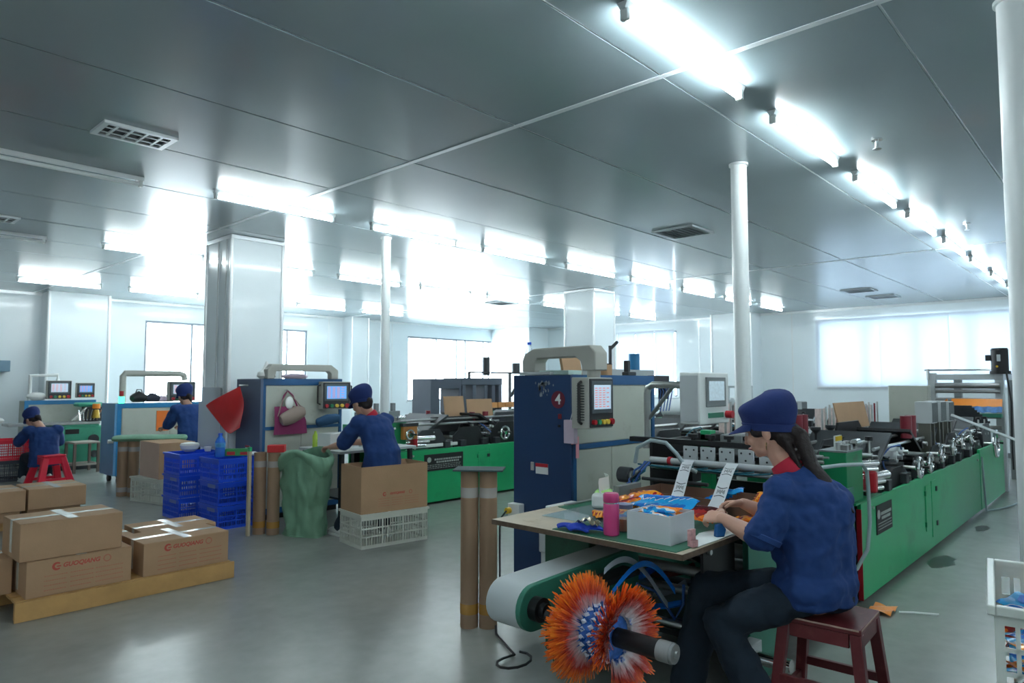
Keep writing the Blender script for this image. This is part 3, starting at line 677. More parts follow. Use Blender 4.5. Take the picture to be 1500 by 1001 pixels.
# grey trolley at the right edge
t = T('trolley', 'pale grey frame post with a dark leg at the right edge behind the pole', 'frame', (9.3, 1.0, 0), world=True)
t.part('frame_post', MB().box(9.5, 9.6, .86, .96, .0, 1.05), lgrey, bev=.006); t.part('frame_beam', MB().box(9.5, 9.6, .3, .86, .9, 1.0).box(9.5, 9.6, .3, .86, .2, .28), lgrey, bev=.006)
t.part('dark_leg', MB().box(8.2, 8.28, .82, .88, 0, .6), black); t.part('dark_tray', MB().box(8.2, 9.5, .3, .9, .6, .66), black)
t.part('brace', MB().bar((9.55, .9, .2), (9.55, .5, .9), .04, .03), mgrey)
single('film_reel', MB().cyl((8.4, .4, .84), (8.4, .84, .84), .16, n=32), filmroll, 'white film reel on the dark trolley at the right edge', 'reel', bev=.01, base=(8.4, .62, .68))

# ---------------- front section of the near machine (under and behind the packing table)
t = T('machine_outfeed', 'teal front frame of the near machine carrying rollers under the packing table', 'machine', (3.4, 1.9, 0), world=True)
t.part('side_frame', MB().prism([(3.22, .0), (3.22, .775), (4.85, .775), (4.85, .0), (4.2, .0), (4.1, .12), (3.6, .12), (3.5, .0)], 'y', 1.43, 1.46), teal, bev=.004)
t.part('side_frame', MB().prism([(2.80, .0), (2.80, .775), (4.85, .775), (4.85, .0), (4.2, .0), (4.1, .12), (3.6, .12), (3.2, .0)], 'y', 2.27, 2.3), teal, bev=.004)
t.part('front_post', MB().box(2.74, 2.80, 2.02, 2.30, .1, .775), M('machine_green_deep', hexc(30, 84, 62), .45, var=.1, dirt=hexc(24, 60, 48), dscale=6), bev=.006)
t.part('back_board', MB().box(4.6, 4.64, 1.46, 2.27, .05, .775), black)
t.part('belly_plate', MB().box(3.3, 4.6, 1.46, 2.27, .12, .15), dgrey)
for x, z, r_, m_ in ((2.95, .68, .028, chrome), (3.05, .55, .024, gsteel), (3.15, .42, .02, steel), (3.3, .62, .035, gsteel), (3.5, .5, .03, steel), (3.6, .3, .04, dgrey), (3.0, .3, .018, steel)):
    roller(t, x, z, 1.47 if x > 3.22 else 1.52, 2.24 if z < .67 else 2.0, r_, m_)
t.part('roller_bracket', MB().box(2.9, 3.22, 1.5, 1.515, .25, .72), black)
AC = [(2.13 + .092 * math.cos(a), .548 + .092 * math.sin(a)) for a in [R(90 + 15 * i) for i in range(13)]]
arm = t.part('belt_arm', MB().prism(AC + [(2.9, .45), (2.9, .66)], 'y', 1.84, 1.865), teal, label='teal arm plate', bev=.003)
t.part('arm_cover', MB().prism([(x * .998 + .004, z * .995 + .003) for x, z in AC] + [(2.9, .455), (2.9, .655)], 'y', 1.865, 2.03), lgrey, arm, label='grey curved cover', bev=.006)
t.part('arm_hub', MB().cyl((2.13, 1.84, .548), (2.13, 1.80, .548), .048, n=24).cyl((2.13, 1.80, .548), (2.13, 1.775, .548), .03, n=20), black, arm)
t.part('lower_guard', MB().box(2.3, 2.75, 1.74, 1.83, .575, .60), dgrey)
t.part('end_plate', MB().box(3.05, 3.19, 1.36, 1.42, .1, .26), lgrey, bev=.004); t.part('crank_arm', MB().cyl((3.12, 1.2, .2), (3.12, 1.44, .2), .03, n=14), chrome)
t.part('coil_wires', MB().tube([(2.9 + .1 * math.sin(i), 1.6 + .05 * i, .42 + .1 * math.cos(i * 1.7)) for i in range(10)], .008, 6), rubber_b)
for i in range(12):
    x, y = 2.95 + random.random() * .3, 1.6 + random.random() * .5
    t.part('film_scrap', MB().sheet(lambda u, v, x=x, y=y, i=i: (x + .05 * u + .06 * math.sin(6 * v + i), y + .1 * math.sin(4 * v + i) - .12 * v, .25 + .02 * i + .02 * math.sin(4 * u + i) + .14 * v), 6, 6, .002), [M('scrap_blue', BL, .25), M('scrap_white', hexc(150, 160, 170), .3), M('scrap_dark', hexc(20, 40, 70), .3), M('scrap_red', hexc(110, 40, 34), .3)][i % 4])
# upper outfeed bridge
t = T('outfeed_bridge', 'black cross bar with white clamp blocks and air hoses in front of the woman', 'machine', (3.8, 2.0, .78), world=True)
t.part('cross_bar', MB().box(3.72, 3.77, 1.46, 2.42, 1.085, 1.115), black, bev=.004)
t.part('grey_bar', MB().cyl((3.58, 1.44, 1.0), (3.58, 2.18, 1.0), .018, n=14), lgrey); t.part('grey_bar', MB().cyl((3.62, 1.44, .955), (3.62, 2.2, .955), .012, n=12), steel)
t.part('red_ring', MB().cyl((3.58, 2.04, 1.0), (3.58, 2.06, 1.0), .024, n=14), redm)
t.part('side_cheek', MB().box(3.7, 4.2, 2.24, 2.26, .8, 1.1), black)
t.part('pillar', MB().box(3.95, 4.02, 1.98, 2.05, .79, 1.16), green, bev=.004)
for i, y in enumerate((1.53, 1.65, 1.765, 1.88, 1.99)):
    c = t.part('clamp_block', MB().box(3.705, 3.72, y - .045, y + .045, .98, 1.08), lgrey, bev=.003)
    t.part('screw', MB().cyl((3.703, y - .025, 1.06), (3.706, y - .025, 1.06), .006, n=8).cyl((3.703, y + .025, 1.06), (3.706, y + .025, 1.06), .006, n=8).cyl((3.703, y, 1.02), (3.706, y, 1.02), .006, n=8), dgrey, c)
    t.part('clamp_knob', MB().cyl((3.745, y, 1.115), (3.745, y, 1.13), .012, n=10).cyl((3.745, y, 1.13), (3.745, y, 1.15), .03, n=14), black, c)
for i in range(9):
    x = 3.85 + .1 * i; roller(t, x, .93 + .02 * (i % 3), 1.55, 2.22, .016 + .008 * (i % 2), [black, dgrey, gsteel][i % 3])
t.part('upper_plate', MB().box(3.9, 4.5, 1.55, 2.2, 1.0, 1.02), black); t.part('support_leg', MB().box(4.3, 4.36, 1.55, 1.61, .78, 1.0), black); t.part('support_leg', MB().box(4.3, 4.36, 2.14, 2.2, .78, 1.0), black)
for i, y in enumerate((1.6, 1.78, 1.96)):
    t.part('sensor_block', MB().box(3.95, 4.1, y, y + .14, 1.02, 1.14), [dgrey, mgrey, black][i], bev=.006)
arc = lambda c, r, a0, a1, n, x: [(x, c[0] + r * math.cos(R(a0 + (a1 - a0) * i / n)), c[1] + r * math.sin(R(a0 + (a1 - a0) * i / n))) for i in range(n + 1)]
t.part('white_hose', MB().tube([(3.52, 2.25, .98), (3.5, 2.22, 1.07), (3.5, 2.13, 1.12), (3.5, 2.03, 1.11), (3.5, 1.96, 1.05), (3.52, 1.92, .98), (3.54, 1.86, .955)], .012, 8), rubber)
t.part('white_hose', MB().tube([(3.62, 1.55, 1.06), (3.55, 1.5, 1.08), (3.52, 1.43, 1.07), (3.52, 1.4, 1.02), (3.55, 1.42, .96)], .009, 8), rubber)
for i in range(11):
    q_ = lambda a_: random.uniform(-a_, a_)
    pts = [(3.56, 2.19 + q_(.02), .985), (3.50 + q_(.03), 2.20 + q_(.03), .94), (3.47 + q_(.03), 2.22 + q_(.035), .89), (3.43 + q_(.03), 2.24 + q_(.035), .84), (3.36 + q_(.04), 2.29 + q_(.03), .814)]
    t.part('blue_cable', MB().tube(pts, .0065, 6), [rubber_b, rubber_g, rubber_b, rubber_k][i % 4])
for i in range(6):
    y = 1.5 + i * .09; t.part('thin_hose', MB().tube([(3.69, y, 1.0), (3.62, y - .02, .97), (3.56, y + .05, .965), (3.57, y + .15, .96), (3.55, y + .3, .97)], .005, 5), rubber_g)
t.part('small_motor', MB().cyl((3.60, 2.33, .89), (3.60, 2.41, .89), .048, n=20), dgrey, bev=.003); t.part('motor_face', MB().cyl((3.60, 2.315, .89), (3.60, 2.33, .89), .03, n=16), steel)
t.part('tool_bar', MB().cyl((3.45, 1.75, .905), (3.47, 2.17, .90), .01, n=8), dgrey)
# pipe arm with white control box
t = T('control_box', 'white control box with grey screen and red stop button on a bent steel pipe', 'control box', (4.2, 2.4, 1.0), world=True)
t.part('pipe', MB().tube([(4.2, 2.58, 1.0), (4.2, 2.58, 1.38), (4.2, 2.57, 1.42), (4.19, 2.53, 1.44), (4.15, 2.19, 1.44)], .024, 12), steel)
t.part('pipe_brace', MB().cyl((4.2, 2.57, 1.2), (4.17, 2.36, 1.43), .014, n=8), steel); t.part('pipe_foot', MB().cyl((4.2, 2.58, 1.0), (4.2, 2.58, 1.05), .035, n=12), steel)
bx = t.part('box_body', MB().box(3.95, 4.36, 2.05, 2.19, 1.19, 1.52), whitep, bev=.008)
t.part('screen_frame', MB().box(4.03, 4.30, 2.04, 2.05, 1.30, 1.49), mgrey, bx, bev=.003)
t.part('screen', MB().box(4.06, 4.27, 2.037, 2.04, 1.34, 1.465), M('hmi_screen_pale', hexc(176, 196, 206), .2, var=.15, scale=60, emit=.25), bx)
t.part('key_strip', MB().box(4.06, 4.26, 2.04, 2.05, 1.23, 1.262), M('key_green', hexc(40, 120, 96), .4), bx); t.part('stop_button', MB().cyl((4.32, 2.05, 1.246), (4.32, 2.005, 1.246), .025, n=14), redm, bx)
t.part('hinge_side', MB().box(3.944, 3.95, 2.06, 2.18, 1.21, 1.50), lgrey, bx)

# ============================================================ ELECTRICAL CABINETS
def screen_panel(t, parent_name, cx, cy, z0, z1, wd, th=.12, face='y', rot=0, lamps=5, handles=True, blue=False):
    """operator panel: grey case, dark front, screen, row of buttons; built facing -Y then turned by rot about (cx,cy)"""
    Mx = Matrix.Translation((cx, cy, 0)) @ Matrix.Rotation(rot, 4, 'Z') @ Matrix.Translation((-cx, -cy, 0))
    h = z1 - z0
    c = t.part(parent_name, MB().box(cx - wd / 2, cx + wd / 2, cy, cy + th, z0, z1).xf(Mx), putty_dk, bev=.006)
    t.part('panel_front', MB().box(cx - wd * .48, cx + wd * .48, cy - .008, cy, z0 + .01, z1 - .01).xf(Mx), dgrey, c, bev=.002)
    t.part('screen_bezel', MB().box(cx - wd * .44, cx + wd * .40, cy - .016, cy - .008, z0 + h * .3, z1 - .025).xf(Mx), M('bezel_grey', hexc(78, 88, 94), .4), c, bev=.002)
    t.part('screen', MB().box(cx - wd * .36, cx + wd * .33, cy - .018, cy - .016, z0 + h * .38, z1 - .05).xf(Mx), M('hmi_screen_blue', hexc(96, 150, 206), .2, var=0, emit=.5) if blue else M('hmi_screen_white', hexc(170, 190, 208), .2, var=0, emit=.35), c)
    g = MB()
    for r_ in range(9):
        z = z0 + h * .42 + r_ * h * .045
        for cc in range(3 if r_ % 2 else 4):
            x = cx - wd * .33 + cc * wd * .16; g.box(x, x + wd * .1, cy - .0187, cy - .018, z, z + h * .018)
    t.part('screen_readout', g.xf(Mx), M('readout', hexc(210, 120, 120) if not blue else hexc(220, 235, 250), .4, var=0, emit=.3), c, kind='stuff')
    cols = [redm, M('button_green', hexc(30, 130, 90), .35), M('button_yellow', hexc(224, 190, 70), .35), M('button_yellow', (1, 1, 1)), redm]
    for i in range(lamps):
        x = cx - wd * .36 + i * wd * .18
        t.part('push_button', MB().cyl((x, cy - .008, z0 + h * .13), (x, cy - .03, z0 + h * .13), wd * (.06 if i < 4 else .075), n=14).xf(Mx), cols[i], c)
    if handles:
        for s_ in (-1, 1):
            x = cx + s_ * (wd / 2 + .02); y = cy + th * .45
            t.part('grab_handle', MB().tube([(x - s_ * .02, y, z1 - h * .12), (x + s_ * .012, y, z1 - h * .16), (x + s_ * .012, y, z0 + h * .22), (x - s_ * .02, y, z0 + h * .18)], .009, 8).xf(Mx), blackp, c)
    return c
def arm_beam(t, pts, wd=.1, th=.09, mat=None):
    """square-section boom; pts = list of (x,z) at fixed y in thing coords, given as dict"""
    pass
# cabinet 4 : X 3.8-4.9, Y 2.95-3.49
t = T('electrical_cabinet', 'dark blue and beige electrical cabinet marked with a red number 4 disc', 'cabinet', (4.35, 3.2, 0), world=True)
t.part('end_panel', MB().box(3.80, 3.83, 2.95, 3.49, .03, 1.51), navy, bev=.004)
t.part('body', MB().box(3.83, 4.905, 2.965, 3.48, .06, 1.505), putty, bev=.004)
t.part('plinth', MB().box(3.84, 4.88, 2.98, 3.47, .0, .06), black)
fr = steelblue
t.part('frame_rail', MB().box(3.83, 4.91, 2.95, 2.965, 1.44, 1.512), fr); t.part('frame_rail', MB().box(3.83, 4.91, 2.95, 2.965, .985, 1.02), fr); t.part('frame_rail', MB().box(3.83, 4.91, 2.95, 2.965, .06, .12), fr)
t.part('frame_stile', MB().box(3.83, 3.865, 2.95, 2.965, .12, .985).box(3.83, 3.865, 2.95, 2.965, 1.02, 1.44), fr); t.part('frame_stile', MB().box(4.87, 4.91, 2.95, 2.965, .12, .985).box(4.87, 4.91, 2.95, 2.965, 1.02, 1.44), fr)
t.part('upper_door', MB().box(3.87, 4.865, 2.956, 2.965, 1.025, 1.435), putty, bev=.002)
t.part('lower_door', MB().box(3.87, 4.30, 2.956, 2.965, .125, .98), putty, bev=.002); t.part('lower_door', MB().box(4.31, 4.865, 2.956, 2.965, .125, .98), putty, bev=.002)
d = t.part('number_disc', MB().cyl((3.799, 3.06, 1.335), (3.797, 3.06, 1.335), .062, n=32), M('disc_maroon', hexc(104, 26, 48), .5), label='dark red round number label')
t.part('number_four', text_mb('4', .105, .0006, bold=.0015).xf(frame_mat((3.7962, 3.06, 1.335), (0, -1, 0), (0, 0, 1))), whitep, d)
d = t.part('warning_label', MB().box(3.797, 3.80, 3.155, 3.27, .80, .875), whitep, label='white label with a red band'); t.part('red_band', MB().box(3.7955, 3.797, 3.155, 3.27, .85, .875), redm, d)
t.part('lock', MB().box(3.79, 3.80, 3.285, 3.315, .82, .88), steel, bev=.003); t.part('lock', MB().cyl((3.79, 3.05, 1.15), (3.80, 3.05, 1.15), .01, n=10), black)
t.part('small_red_tag', MB().box(3.796, 3.80, 3.03, 3.06, 1.2, 1.235), maroon)
st = M('chipped_paint', hexc(128, 138, 146), .8, var=.3, scale=30)
pm = MB()
for i in range(26):
    y = 3.19 + random.gauss(0, .035); z = 1.455 - abs(random.gauss(0, .05)); a = random.uniform(.004, .013)
    if z > 1.3: pm.add([(3.7992, y + a * random.uniform(.7, 1.4) * math.cos(q), min(1.506, z + 1.6 * a * random.uniform(.7, 1.3) * math.sin(q))) for q in [k * .9 for k in range(7)]], [tuple(range(7))[::-1]])
t.part('paint_chips', pm, st, smooth=False)
# boom and panel on cabinet 4
ay = 2.9
b4 = t.part('boom', MB().prism([(2.84, 1.64), (2.88, 1.70), (3.16, 1.675), (3.19, 1.655), (3.21, 1.61), (3.21, 1.53), (3.14, 1.53), (3.14, 1.60), (2.93, 1.605), (2.92, 1.57), (2.92, 1.54), (2.80, 1.53)][::-1], 'x', 3.66, 3.76), putty_dk, bev=.006) if False else None
bm_ = MB().prism([(-.075, 1.535), (-.075, 1.655), (-.02, 1.705), (.60, 1.705), (.70, 1.67), (.73, 1.62), (.73, 1.535), (.58, 1.535), (.58, 1.60), (.55, 1.63), (.13, 1.63), (.075, 1.60), (.06, 1.56), (.06, 1.535)][::-1], 'y', -.055, .055)
Mb = Matrix.Translation((3.73, 2.70, 0)) @ Matrix.Rotation(math.atan2(.62, .13), 4, 'Z')
t.part('boom', bm_.xf(Mb), putty_dk, bev=.008)
e = Mb @ Vector((0, 0, 0)); f_ = Mb @ Vector((.65, 0, 0))
t.part('swivel', MB().cyl((e.x, e.y, 1.49), (e.x, e.y, 1.54), .045, n=20), putty_dk); t.part('boom_base', MB().box(f_.x - .06, f_.x + .22, f_.y - .2, f_.y + .1, 1.512, 1.535), lgrey, bev=.004)
p_ = screen_panel(t, 'operator_panel', 3.725, 2.64, 1.155, 1.49, .27, th=.14, rot=0, blue=False, handles=False)
t.part('grab_handle', MB().tube([(3.59, 2.70, 1.46), (3.565, 2.70, 1.45), (3.565, 2.70, 1.2), (3.59, 2.70, 1.19)], .011, 8), blackp, p_)
g = MB()
for i in range(14): g.box(3.588, 3.5905, 2.675, 2.735, 1.21 + .017 * i, 1.217 + .017 * i)
t.part('vent_slots', g, dgrey, p_, kind='stuff')
# pink card sleeve hanging at the panel
t = T('paper_bag', 'pale pink paper sleeve hanging by a string beside the control panel', 'bag', (3.7, 2.9, 1.0), world=True)
t.part('sleeve', MB().box(3.72, 3.76, 2.86, 2.95, 1.04, 1.2), M('pale_pink_card', hexc(206, 186, 204), .6), bev=.003); t.part('string', MB().tube([(3.74, 2.905, 1.2), (3.72, 2.86, 1.29), (3.69, 2.80, 1.37)], .003, 5), whitep)
t.part('pink_strip', MB().box(3.83, 3.86, 2.925, 2.93, .93, 1.08).box(3.77, 3.84, 2.92, 2.925, 1.03, 1.08), M('pink_tape', hexc(236, 160, 170), .5))
# things on top of cabinet 4
def bottle(loc, lab, h=.22, r=.032, water=(.9, .96, 1.), capc=(20, 80, 200), band=None):
    t = T('water_bottle', lab, 'bottle', loc)
    t.part('bottle_body', MB().lathe((0, 0, 0), [(r * .9, 0), (r, .008), (r, h * .3), (r * .92, h * .36), (r, h * .42), (r, h * .62), (r * .8, h * .74), (r * .4, h * .86), (r * .38, h * .93)], 20), clear('clear_bottle_plastic', (.93, .97, 1.), .3))
    t.part('cap', MB().cyl((0, 0, h * .92), (0, 0, h), r * .45, n=16), M('blue_cap', hexc(*capc), .4))
    t.part('bottle_label', MB().cyl((0, 0, h * .40), (0, 0, h * .60), r * 1.02, n=20, cap=False), M('blue_label', hexc(60, 140, 200), .4, var=.3, scale=40))
    return t
bottle((3.90, 3.42, 1.512), 'clear water bottle with blue cap standing on the blue number cabinet', .25, .036)
def open_box(t, x0, x1, y0, y1, z0, z1, mat, th=.004, flaps=True, inner=None):
    t.part('box_bottom', MB().box(x0, x1, y0, y1, z0, z0 + th), mat)
    t.part('box_wall', MB().box(x0, x1, y0, y0 + th, z0 + th, z1), mat); t.part('box_wall', MB().box(x0, x1, y1 - th, y1, z0 + th, z1), mat)
    t.part('box_wall', MB().box(x0, x0 + th, y0 + th, y1 - th, z0 + th, z1), mat); t.part('box_wall', MB().box(x1 - th, x1, y0 + th, y1 - th, z0 + th, z1), mat)
single('folded_cardboard', MB().rbox((4.15, 3.22, 1.60), (.3, .02, .17), (R(-10), 0, R(10))), card, 'folded brown cardboard standing behind the boom on the blue cabinet', 'cardboard')
single('foam_tray', MB().box(3.84, 4.0, 3.0, 3.36, 1.512, 1.545), M('pale_green_tray', hexc(190, 214, 208), .5), 'pale green flat tray on top of the number cabinet', 'tray', bev=.005)
t = T('paper_cup', 'short brown cardboard tube standing on the number cabinet', 'cup', (4.45, 3.1, 1.512)); t.part('cup_wall', MB().lathe((0, 0, 0), [(.045, 0), (.045, .085), (.04, .085), (.04, .004)], 20), card); t.part('dark_lid', MB().lathe((0, 0, .085), [(.046, 0), (.046, .008), (.001, .008)], 20), black)
t = T('small_fan', 'small dark grey device standing on the number cabinet', 'device', (4.62, 3.02, 1.512)); t.part('device_foot', MB().box(-.03, .09, -.03, .03, 0, .03), dgrey, bev=.006); t.part('device_body', MB().box(-.02, .02, -.02, .02, .03, .12), dgrey, bev=.006)
# cabinet 3
t = T('electrical_cabinet', 'blue-framed grey electrical cabinet hung with a maroon bag and a red bag', 'cabinet', (4.05, 7.15, 0), world=True)
A0, A1, B0, B1 = 3.55, 4.55, 6.91, 7.46
t.part('end_panel', MB().box(A0, A0 + .03, B0, B1, .03, 1.5), M('cabinet_slate', hexc(84, 98, 124), .42, var=.05), bev=.004)
t.part('body', MB().box(A0 + .03, A1, B0 + .015, B1, .06, 1.495), putty, bev=.004); t.part('plinth', MB().box(A0 + .04, A1 - .03, B0 + .03, B1, 0, .06), black)
for z0, z1 in ((1.43, 1.502), (.95, .985), (.06, .12)): t.part('frame_rail', MB().box(A0 + .03, A1 + .005, B0, B0 + .015, z0, z1), fr)
for a, b_ in ((A0 + .03, A0 + .06), (A1 - .03, A1 + .005)): t.part('frame_stile', MB().box(a, b_, B0, B0 + .015, .12, .95).box(a, b_, B0, B0 + .015, .985, 1.43), fr)
t.part('upper_door', MB().box(A0 + .065, A1 - .035, B0 + .006, B0 + .014, .99, 1.425), putty, bev=.002); t.part('lower_door', MB().box(A0 + .065, A0 + .48, B0 + .006, B0 + .014, .125, .945), putty, bev=.002); t.part('lower_door', MB().box(A0 + .49, A1 - .035, B0 + .006, B0 + .014, .125, .945), putty, bev=.002)
d = t.part('warning_label', MB().box(A0 - .003, A0, 7.12, 7.22, .72, .78), whitep, label='white label with a red band'); t.part('red_band', MB().box(A0 - .0045, A0 - .003, 7.12, 7.22, .757, .78), redm, d)
t.part('boom', MB().prism([(3.60, 1.50), (3.60, 1.60), (3.65, 1.66), (4.38, 1.66), (4.47, 1.60), (4.47, 1.50), (4.38, 1.50), (4.38, 1.56), (4.35, 1.585), (3.70, 1.585), (3.68, 1.50)], 'y', 6.86, 6.95), putty_dk, bev=.008)
screen_panel(t, 'operator_panel', 4.36, 6.72, 1.16, 1.47, .33, th=.13, rot=R(-12), blue=True)
single('plastic_bag_heap', MB().lathe((3.66, 7.0, 1.5), [(.07, 0), (.1, .03), (.09, .07), (.04, .11), (.03, .14), (.008, .19)], 14), paper, 'crumpled white plastic bag on top of the cabinet with handbags', 'plastic bag', bev=0)
single('pink_cloth', MB().ell((4.05, 7.1, 1.53), (.16, .1, .035), nu=14, nv=8), M('pale_pink_card', (1, 1, 1)), 'pale pink cloth lying on top of the cabinet with handbags', 'cloth')
# red bag on the narrow face
def cloth_bag(fn, nu, nv, th, mat, lab, name, cat, base): return single(name, MB().sheet(fn, nu, nv, th), mat, lab, cat, base=base)
redfilm = M('red_plastic_bag', hexc(224, 40, 44), .35, var=.08)
def rb(u, v):
    # kite shaped hanging bag, from hook (7.3,1.40) down
    top = Vector((3.46, 7.2, 1.42)); a = Vector((3.38, 7.84, 1.20)); b_ = Vector((3.46, 7.10, .98)); c = Vector((3.44, 7.42, .86))
    l = top.lerp(a, v); r_ = Vector((3.46, 7.12, 1.3)).lerp(b_, v) if v > 0 else top
    p = l.lerp(r_, u); p = p.lerp(c, 0) + Vector((-.04 * math.sin(5 * u + 3 * v) * v, 0, -.17 * math.sin(math.pi * u) * v))
    return p
t = T('shopping_bag', 'bright red plastic bag hanging wide open on the side of the cabinet', 'bag', (3.47, 7.4, .86), world=True)
t.part('bag_skin', MB().sheet(rb, 14, 14, .004), redfilm); t.part('hook', MB().cyl((3.45, 7.2, 1.43), (3.55, 7.2, 1.43), .008, n=8), steel)
pm_ = M('maroon_cloth', hexc(126, 34, 84), .7, var=.08)
t = T('tote_bag', 'maroon cloth tote bag hanging on the grey cabinet door', 'bag', (3.86, 6.86, .88), world=True)
t.part('bag_body', MB().chain([(3.88, 6.86, .90), (3.88, 6.865, 1.02), (3.86, 6.87, 1.12), (3.86, 6.88, 1.2)], [.20, .19, .17, .165], [.035, .035, .025, .012], side=(1, 0, 0), ends=False), pm_)
t.part('bag_handle', MB().tube([(3.76, 6.865, 1.19), (3.80, 6.87, 1.32), (3.85, 6.885, 1.37), (3.90, 6.87, 1.32), (3.96, 6.865, 1.19)], .009, 8), pm_)
t.part('white_lining', MB().ell((3.86, 6.862, 1.24), (.05, .012, .07), nu=12, nv=8), paper); t.part('hook', MB().cyl((3.85, 6.88, 1.375), (3.85, 6.916, 1.375), .007, n=8), steel)
t = T('purse', 'beige shoulder purse hanging over the maroon tote bag', 'purse', (3.88, 6.80, 1.02), world=True)
t.part('purse_body', MB().chain([(3.76, 6.80, 1.06), (3.84, 6.795, 1.09), (3.92, 6.795, 1.13), (3.98, 6.80, 1.14)], [.045, .05, .05, .04], [.07, .08, .08, .06], side=(0, 1, 0)), M('beige_leather', hexc(146, 128, 118), .5, var=.06))
t.part('purse_strap', MB().tube([(3.70, 6.81, 1.10), (3.76, 6.84, 1.25), (3.84, 6.87, 1.36), (3.93, 6.84, 1.26), (4.0, 6.81, 1.16)], .006, 6), M('beige_leather', (1, 1, 1)))
# cabinet 2
t = T('electrical_cabinet', 'sky-blue framed low cabinet on castors at the left of the column', 'cabinet', (4.0, 11.2, 0), world=True)
t.part('end_panel', MB().box(3.4, 3.43, 10.92, 11.5, .12, 1.16), M('cabinet_pale_blue', hexc(96, 150, 190), .4, var=.05), bev=.004)
t.part('body', MB().box(3.43, 4.9, 10.935, 11.48, .12, 1.155), putty, bev=.004)
for z0, z1 in ((1.09, 1.162), (.12, .2)): t.part('frame_rail', MB().box(3.43, 4.9, 10.92, 10.935, z0, z1), skyblue)
for a in (3.43, 4.84): t.part('frame_stile', MB().box(a, a + .06, 10.92, 10.935, .2, 1.09), skyblue)
t.part('door_leaf', MB().box(3.5, 4.16, 10.926, 10.934, .205, 1.085), putty, bev=.002); t.part('door_leaf', MB().box(4.17, 4.83, 10.926, 10.934, .205, 1.085), putty, bev=.002)
for x, y in ((3.5, 11.0), (3.5, 11.4), (4.8, 11.0), (4.8, 11.4)): t.part('castor', MB().cyl((x - .02, y, .05), (x + .02, y, .05), .05, n=16).box(x - .03, x + .03, y - .03, y + .03, .09, .12), blackp)
t.part('boom', MB().tube([(3.55, 11.1, 1.16), (3.55, 11.1, 1.56), (3.58, 11.1, 1.6), (3.7, 11.1, 1.6), (4.35, 11.1, 1.6), (4.42, 11.1, 1.58), (4.44, 11.1, 1.5)], .045, 12), putty_dk)
screen_panel(t, 'operator_panel', 4.33, 10.9, 1.18, 1.48, .38, th=.14, rot=R(-5), handles=False)
t.part('orange_notice', MB().box(3.97, 4.15, 10.915, 10.925, .74, 1.04), M('orange_folder', hexc(236, 120, 40), .5))
for i, (x, m_, s_) in enumerate(((3.76, black, .13), (3.95, M('dark_bag_blue', hexc(40, 44, 60), .7), .11), (4.08, M('pale_pink_card', (1, 1, 1)), .08), (4.18, M('olive_cloth', hexc(96, 104, 80), .8), .07))):
    g = T('handbag', ['black handbag heaped on the sky-blue cabinet', 'dark blue bag on the sky-blue cabinet, beside the black one', 'pale pink folded cloth bag on the sky-blue cabinet', 'olive cloth bag nearest the screen on the sky-blue cabinet'][i], 'bag', (x, 11.05, 1.163))
    g.part('bag_body', MB().chain([(-.06, 0, s_ * .55), (.0, .01, s_ * .7), (.06, 0, s_ * .55)], [s_ * .6] * 3, [s_ * .5, s_ * .65, s_ * .5], side=(0, 1, 0)), m_); g.part('bag_handle', MB().tube([(-.05, 0, s_), (-.03, 0, s_ * 1.5), (.03, 0, s_ * 1.5), (.05, 0, s_)], .008, 6), m_)
t = T('signal_lamp', 'small glowing green lamp with a red top on the sky-blue cabinet', 'lamp', (3.5, 10.98, 1.16)); t.part('lamp_body', MB().cyl((0, 0, 0), (0, 0, .1), .04, n=14), glow_green); t.part('lamp_top', MB().cyl((0, 0, .1), (0, 0, .18), .03, n=14), redm)
# cabinet 1 and lathe-like teal machine
t = T('electrical_cabinet', 'sky-blue framed cabinet with two screens behind the crouching worker', 'cabinet', (3.4, 14.0, 0), world=True)
t.part('body', MB().box(2.95, 3.98, 13.86, 14.3, 0, 1.15), putty, bev=.004)
t.part('frame_rail', MB().box(2.93, 4.0, 13.845, 13.86, 1.09, 1.16), skyblue); t.part('frame_stile', MB().box(2.93, 2.99, 13.845, 13.86, .1, 1.09), skyblue); t.part('frame_stile', MB().box(3.94, 4.0, 13.845, 13.86, .1, 1.09), skyblue)
screen_panel(t, 'operator_panel', 3.42, 13.8, 1.18, 1.5, .36, th=.12, handles=False); screen_panel(t, 'small_panel', 3.82, 13.8, 1.2, 1.46, .28, th=.1, handles=False, blue=True)
t.part('pipe_frame', MB().tube([(3.02, 13.95, 1.16), (3.02, 13.95, 1.58), (3.42, 13.95, 1.6), (3.42, 13.95, 1.5)], .03, 10), whitep)
single('plastic_bag_heap', MB().ell((3.12, 13.95, 1.23), (.15, .1, .07), nu=14, nv=8), paper, 'white plastic bags on top of the far left cabinet', 'plastic bag')
t = T('green_lathe_machine', 'old teal green machine with a slanting chute behind the crouching worker', 'machine', (3.6, 13.4, 0), world=True)
t.part('cast_body', MB().box(3.25, 4.02, 13.3, 13.75, .08, .72), old_green, bev=.02); t.part('plinth', MB().box(3.2, 4.05, 13.28, 13.77, 0, .08), dgrey, bev=.01)
t.part('work_bed', MB().box(2.6, 3.9, 13.25, 13.7, .76, .80), gsteel, bev=.004); t.part('bed_support', MB().box(3.2, 3.9, 13.3, 13.7, .72, .76), old_green)
t.part('dark_opening', MB().box(3.4, 3.6, 13.285, 13.3, .6, .68), black); t.part('coupling', MB().cyl((3.82, 13.26, .5), (3.82, 13.3, .5), .08, n=18), dgrey); t.part('coupling', MB().cyl((3.84, 13.26, .25), (3.84, 13.3, .25), .06, n=18), dgrey)
t.part('chute', MB().bar((3.5, 13.4, .82), (3.72, 13.4, 1.04), .1, .02), steel); t.part('chute', MB().bar((3.56, 13.45, .82), (3.78, 13.45, 1.04), .03, .02), steel)
